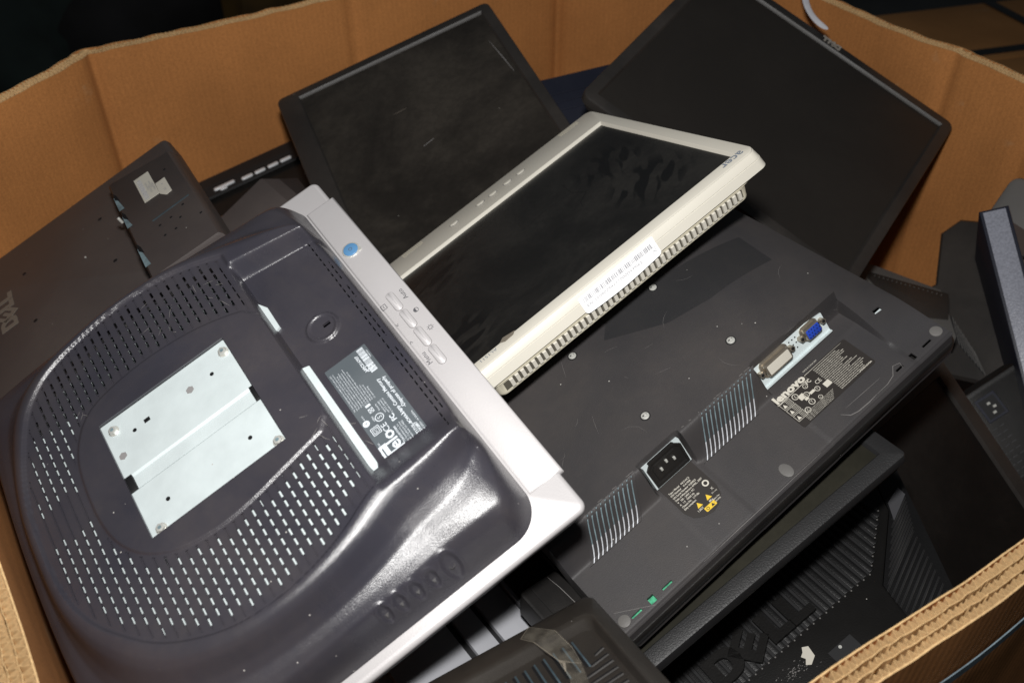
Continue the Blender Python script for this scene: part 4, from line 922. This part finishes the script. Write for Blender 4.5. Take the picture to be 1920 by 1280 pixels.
te = MB(); te.stroke([G[i] for i in (1, 3, 5, 7)], .5, 0); te.stroke([G[i] for i in (0, 2, 4, 6)], .25, 0); te.stroke([G[0], G[1]], .35, 0); te.stroke([G[5], (-86, 123, 3), (-79, 121, 1.6)], 2.2, 0); te.stroke([G[6], (-84, 128, 1.5), G[5]], .5, 0)
te.build('tape_edge', 'tape_edge', tpo, smooth=False)
# silver casing seen in the gap
m16 = thing('silver_monitor', 'light grey casing with dark notches in the shadowed gap below the silver bezel', 'monitor', [[.80, -.60, 0], [.60, .80, 0], [0, 0, 1]], (-.010, .447, .77))
c = MB(); c.box(-110, 24, -70, 60, -30, -3, 0, 1.5)
for x0_, x1_ in ((-100, -40), (-34, -14), (-9, 19)): c.box(x0_, x1_, -60, 50, -3, 4, 0, 1.)
c.loft([[(20, -60, -3), (27, -60, -3), (27, 50, -3), (20, 50, -3)], [(20, -60, 8), (23, -60, 8), (23, 50, 8), (20, 50, 8)]], 0, True, True)
c.build('casing', 'lt_grey', m16)
c = MB(); c.box(-40, -34, -60, 50, -3, -1, 0); c.box(-14, -9, -60, 50, -3, -1, 0); c.build('notch', 'black_hole', m16, smooth=False)
# black slim casing beside it
m17 = thing('black_casing', 'slim black casing squeezed between the charcoal monitor and the taped one', 'monitor casing', [[.80, -.60, 0], [.60, .80, 0], [0, 0, 1]], (.034, .445, .815))
c = MB(); o = rr(-24, 16, -58, 16, 4); c.prism(o, -25, 0, 0, 2); c.box(-14, -13.2, -56, 12, 0, .8, 0); c.stroke([(4, 14), (6, 0), (7, -20), (9, -50)], .5, .3, 1); c.build('casing', ['blk_deep', 'scratch'], m17)

# ------------------------------------------------------------ right-hand cluster
m11 = thing('black_monitor', 'dull black monitor back leaning on the right wall, vent ridges at its lower corner', 'monitor', [[.617, .529, -.583], [-.772, .552, -.317], [.154, .645, .748]], (.619, 1.112, .741))
c = MB(); o = [(30, -100), (-26, -178), (40, -210), (170, -200), (200, -40), (160, 60), (10, 8)]
o = [(10, 8), (-4, -20), (28, -92), (-30, -176), (60, -215), (175, -192), (190, -40), (150, 40)]
c.loft([[(x, y, -45) for x, y in o], [(x, y, -4) for x, y in o], [(x, y, 0) for x, y in inset(o, 4)]], 0, True, True)
for k in range(9): c.stroke([(72 + k * 6, -128 - k * 4, .4), (100 + k * 6, -160 - k * 3, .4)], 2.2, .4, 1); c.stroke([(74 + k * 6, -128 - k * 4, .5), (102 + k * 6, -160 - k * 3, .5)], .8, .5, 2)
c.build('back_shell', ['blk', 'black_hole', 'grey_plas'], m11, angle=40)
# base plate under it
bp_ = thing('monitor_base', 'dusty grey monitor foot lying flat beside the right wall', 'monitor stand', None, (.50, 1.02, .70))
c = MB(); P = [(-45, -25), (-38, 18), (-8, 42), (75, -24), (60, -120), (-10, -120)][::-1]; c.prism(P, -12, 8, 0, 3); c.prism([(-16, 2), (-10, 14), (80, -36), (60, -90), (0, -80)][::-1], 8, 9.5, 1, .5)
for k in range(16): c.cyl(-6 + k * 5, 5 - k * 2.9, .9, 9.5, 10, 0, 8)
c.build('foot', ['grey_plas', 'blk'], bp_, angle=40)
# monitor standing on edge at the right border, grained bright side
d0 = np.array([.557, .947, .86]); d1 = np.array([.576, .764, .74]); Yv = d0 - d1; Yv /= np.linalg.norm(Yv)
Zv = np.array([-.42, -.45, .79]); Zv = Zv - Yv * (Zv @ Yv); Zv /= np.linalg.norm(Zv); Xv = np.cross(Yv, Zv)
m18 = thing('black_monitor', 'black monitor standing on edge at the far right, pale grained side lit up', 'monitor', np.c_[Xv, Yv, Zv], tuple(d0))
c = MB(); c.box(3.5, 28, -330, -3, -2, .6, 0, .5); c.build('side_panel', 'bright_edge', m18)  # pale colour carries the flash light falling on this side
c = MB(); c.box(0, 32, -334, 0, -300, -.2, 0, 2); sh = c.build('front_frame', 'navy', m18)
c = MB(); c.loft([[(28, -330, -6), (33, -330, -8), (33, -330, -290), (28, -330, -290)], [(28, -4, -6), (33, -4, -8), (33, -4, -290), (28, -4, -290)]], 0, True, True)
c.loft([[(33, -300, -24), (85, -280, -60), (85, -280, -240), (33, -300, -280)], [(33, -12, -24), (85, -60, -60), (85, -60, -240), (33, -12, -280)]], 0, True, True)
c.box(34, 40, -62, -60, -40, -14, 1); c.box(34, 40, -92, -90, -40, -14, 1); c.build('back_shell', ['taupe', 'black_hole'], m18)
gb = thing('grey_casing', 'rounded grey casing behind the monitor standing on edge at the far right', 'monitor casing', [[.62, .5, -.6], [-.78, .4, -.48], [0, .77, .64]], (.66, 1.00, .83))
c = MB(); c.prism(rr(-50, 120, -60, 30, 14), -30, 0, 0, 8); c.build('casing', 'grey_plas', gb)
# casing with power socket and vent rows, deep at the right
m19 = thing('black_monitor', 'black monitor back deep at the right, power socket above rows of small slots', 'monitor', cols((.62, -.60, -.50), (.70, .71, .0), (.36, -.36, .86)), (.575, .785, .69))
X_ = np.array([.55, -.65, -.52]); X_ /= np.linalg.norm(X_); Z_ = np.array([-.35, -.45, .82]); Z_ -= X_ * (X_ @ Z_); Z_ /= np.linalg.norm(Z_)
m19.matrix_world = Matrix.Translation((.565, .79, .69)) @ Matrix(np.c_[X_, np.cross(Z_, X_), Z_].tolist()).to_4x4()
c = MB(); c.prism(rr(-26, 200, -90, 60, 10), -40, 0, 0, 4); c.build('back_shell', 'blk_deep', m19)
c = MB(); c.box(-14, 16, -13, 13, 0, 1.4, 0, .4); c.box(-11, 13, -10, 10, 1.3, 1.6, 1)
for k in range(3): c.box(-6 + k * 6, -3 + k * 6, -3 + (k % 2) * 4, 1 + (k % 2) * 4, 1.5, 4.5, 2, .4)
c.build('power_socket', ['navy', 'black_hole', 'bolt'], m19, smooth=False)
c = MB()
for k in range(14):
    for r_ in range(3): c.box(24 + k * 7.5, 25.2 + k * 7.5, -24 + r_ * 9, -18 + r_ * 9, 0, .5)
c.build('vent_rows', 'grey_dots', m19, smooth=False)
# ------------------------------------------------------------ background beyond the bin
def carton(name, label, x, y, z0, w, d, h, rz, strap=True):
    o_ = thing(name, label, 'cardboard box', None, (x, y, z0)); o_.rotation_euler = (0, 0, radians(rz))
    c = MB(); w2, d2 = w / 2, d / 2; c.box(-w2, w2, -d2, d2, 0, h, 0, 4); c.build('carton_body', 'card_bg', o_)
    c = MB(); c.box(-w2, w2, -d2, -4, h + .5, h + 5, 0, 1); c.box(-w2, w2, 4, d2, h + .5, h + 5, 0, 1); c.build('flaps', 'card_bg', o_)
    if strap:
        c = MB(); c.box(-w2 - 2, w2 + 2, 26, 54, h + 5, h + 7); c.box(-86, -56, -d2 - 2, d2 + 2, h + 7.1, h + 9); c.build('strap', 'blackstrap', o_, smooth=False)
    return o_
carton('carton', 'closed brown carton with black strapping behind the bin at the upper right', 1.334, 2.04, 0, 1200, 600, 612, 16)
def bag(label, x, y, z, sx, sy, sz, m, sd):
    r2 = np.random.default_rng(sd); V = []; F = []; nu, nv_ = 28, 16; ph = r2.uniform(0, 6.28, (6,)); fq = r2.integers(2, 6, (6, 2))
    for j in range(nv_ + 1):
        for i in range(nu):
            a = 2 * pi * i / nu; b = pi * j / nv_; k = 1 + sum(.08 * math.sin(fq[q][0] * a + ph[q]) * math.sin(fq[q][1] * b + ph[q]) for q in range(6))
            V.append((sx * k * sin(b) * cos(a) * 1000, sy * k * sin(b) * sin(a) * 1000, max(-z, sz * k * cos(b)) * 1000))
    for j in range(nv_):
        for i in range(nu): F.append((j * nu + i, (j + 1) * nu + i, (j + 1) * nu + (i + 1) % nu, j * nu + (i + 1) % nu))
    c = MB(); c.add(V, F); o_ = c.build('sack', m); o_.location = (x, y, z); tag(o_, label, 'sack')
bag('dark green sack in the gloom behind the bin at the far left', -2.1, 3.3, .3, .7, .5, .42, 'bag_green', 1)
bag('ochre yellow sack in the gloom behind the back wall of the bin', -.85, 3.7, .3, .38, .4, .45, 'bag_yellow', 2)
bag('dark sack lying between the green and the ochre sacks', -1.4, 3.5, .25, .45, .4, .35, 'bag_dark', 5)
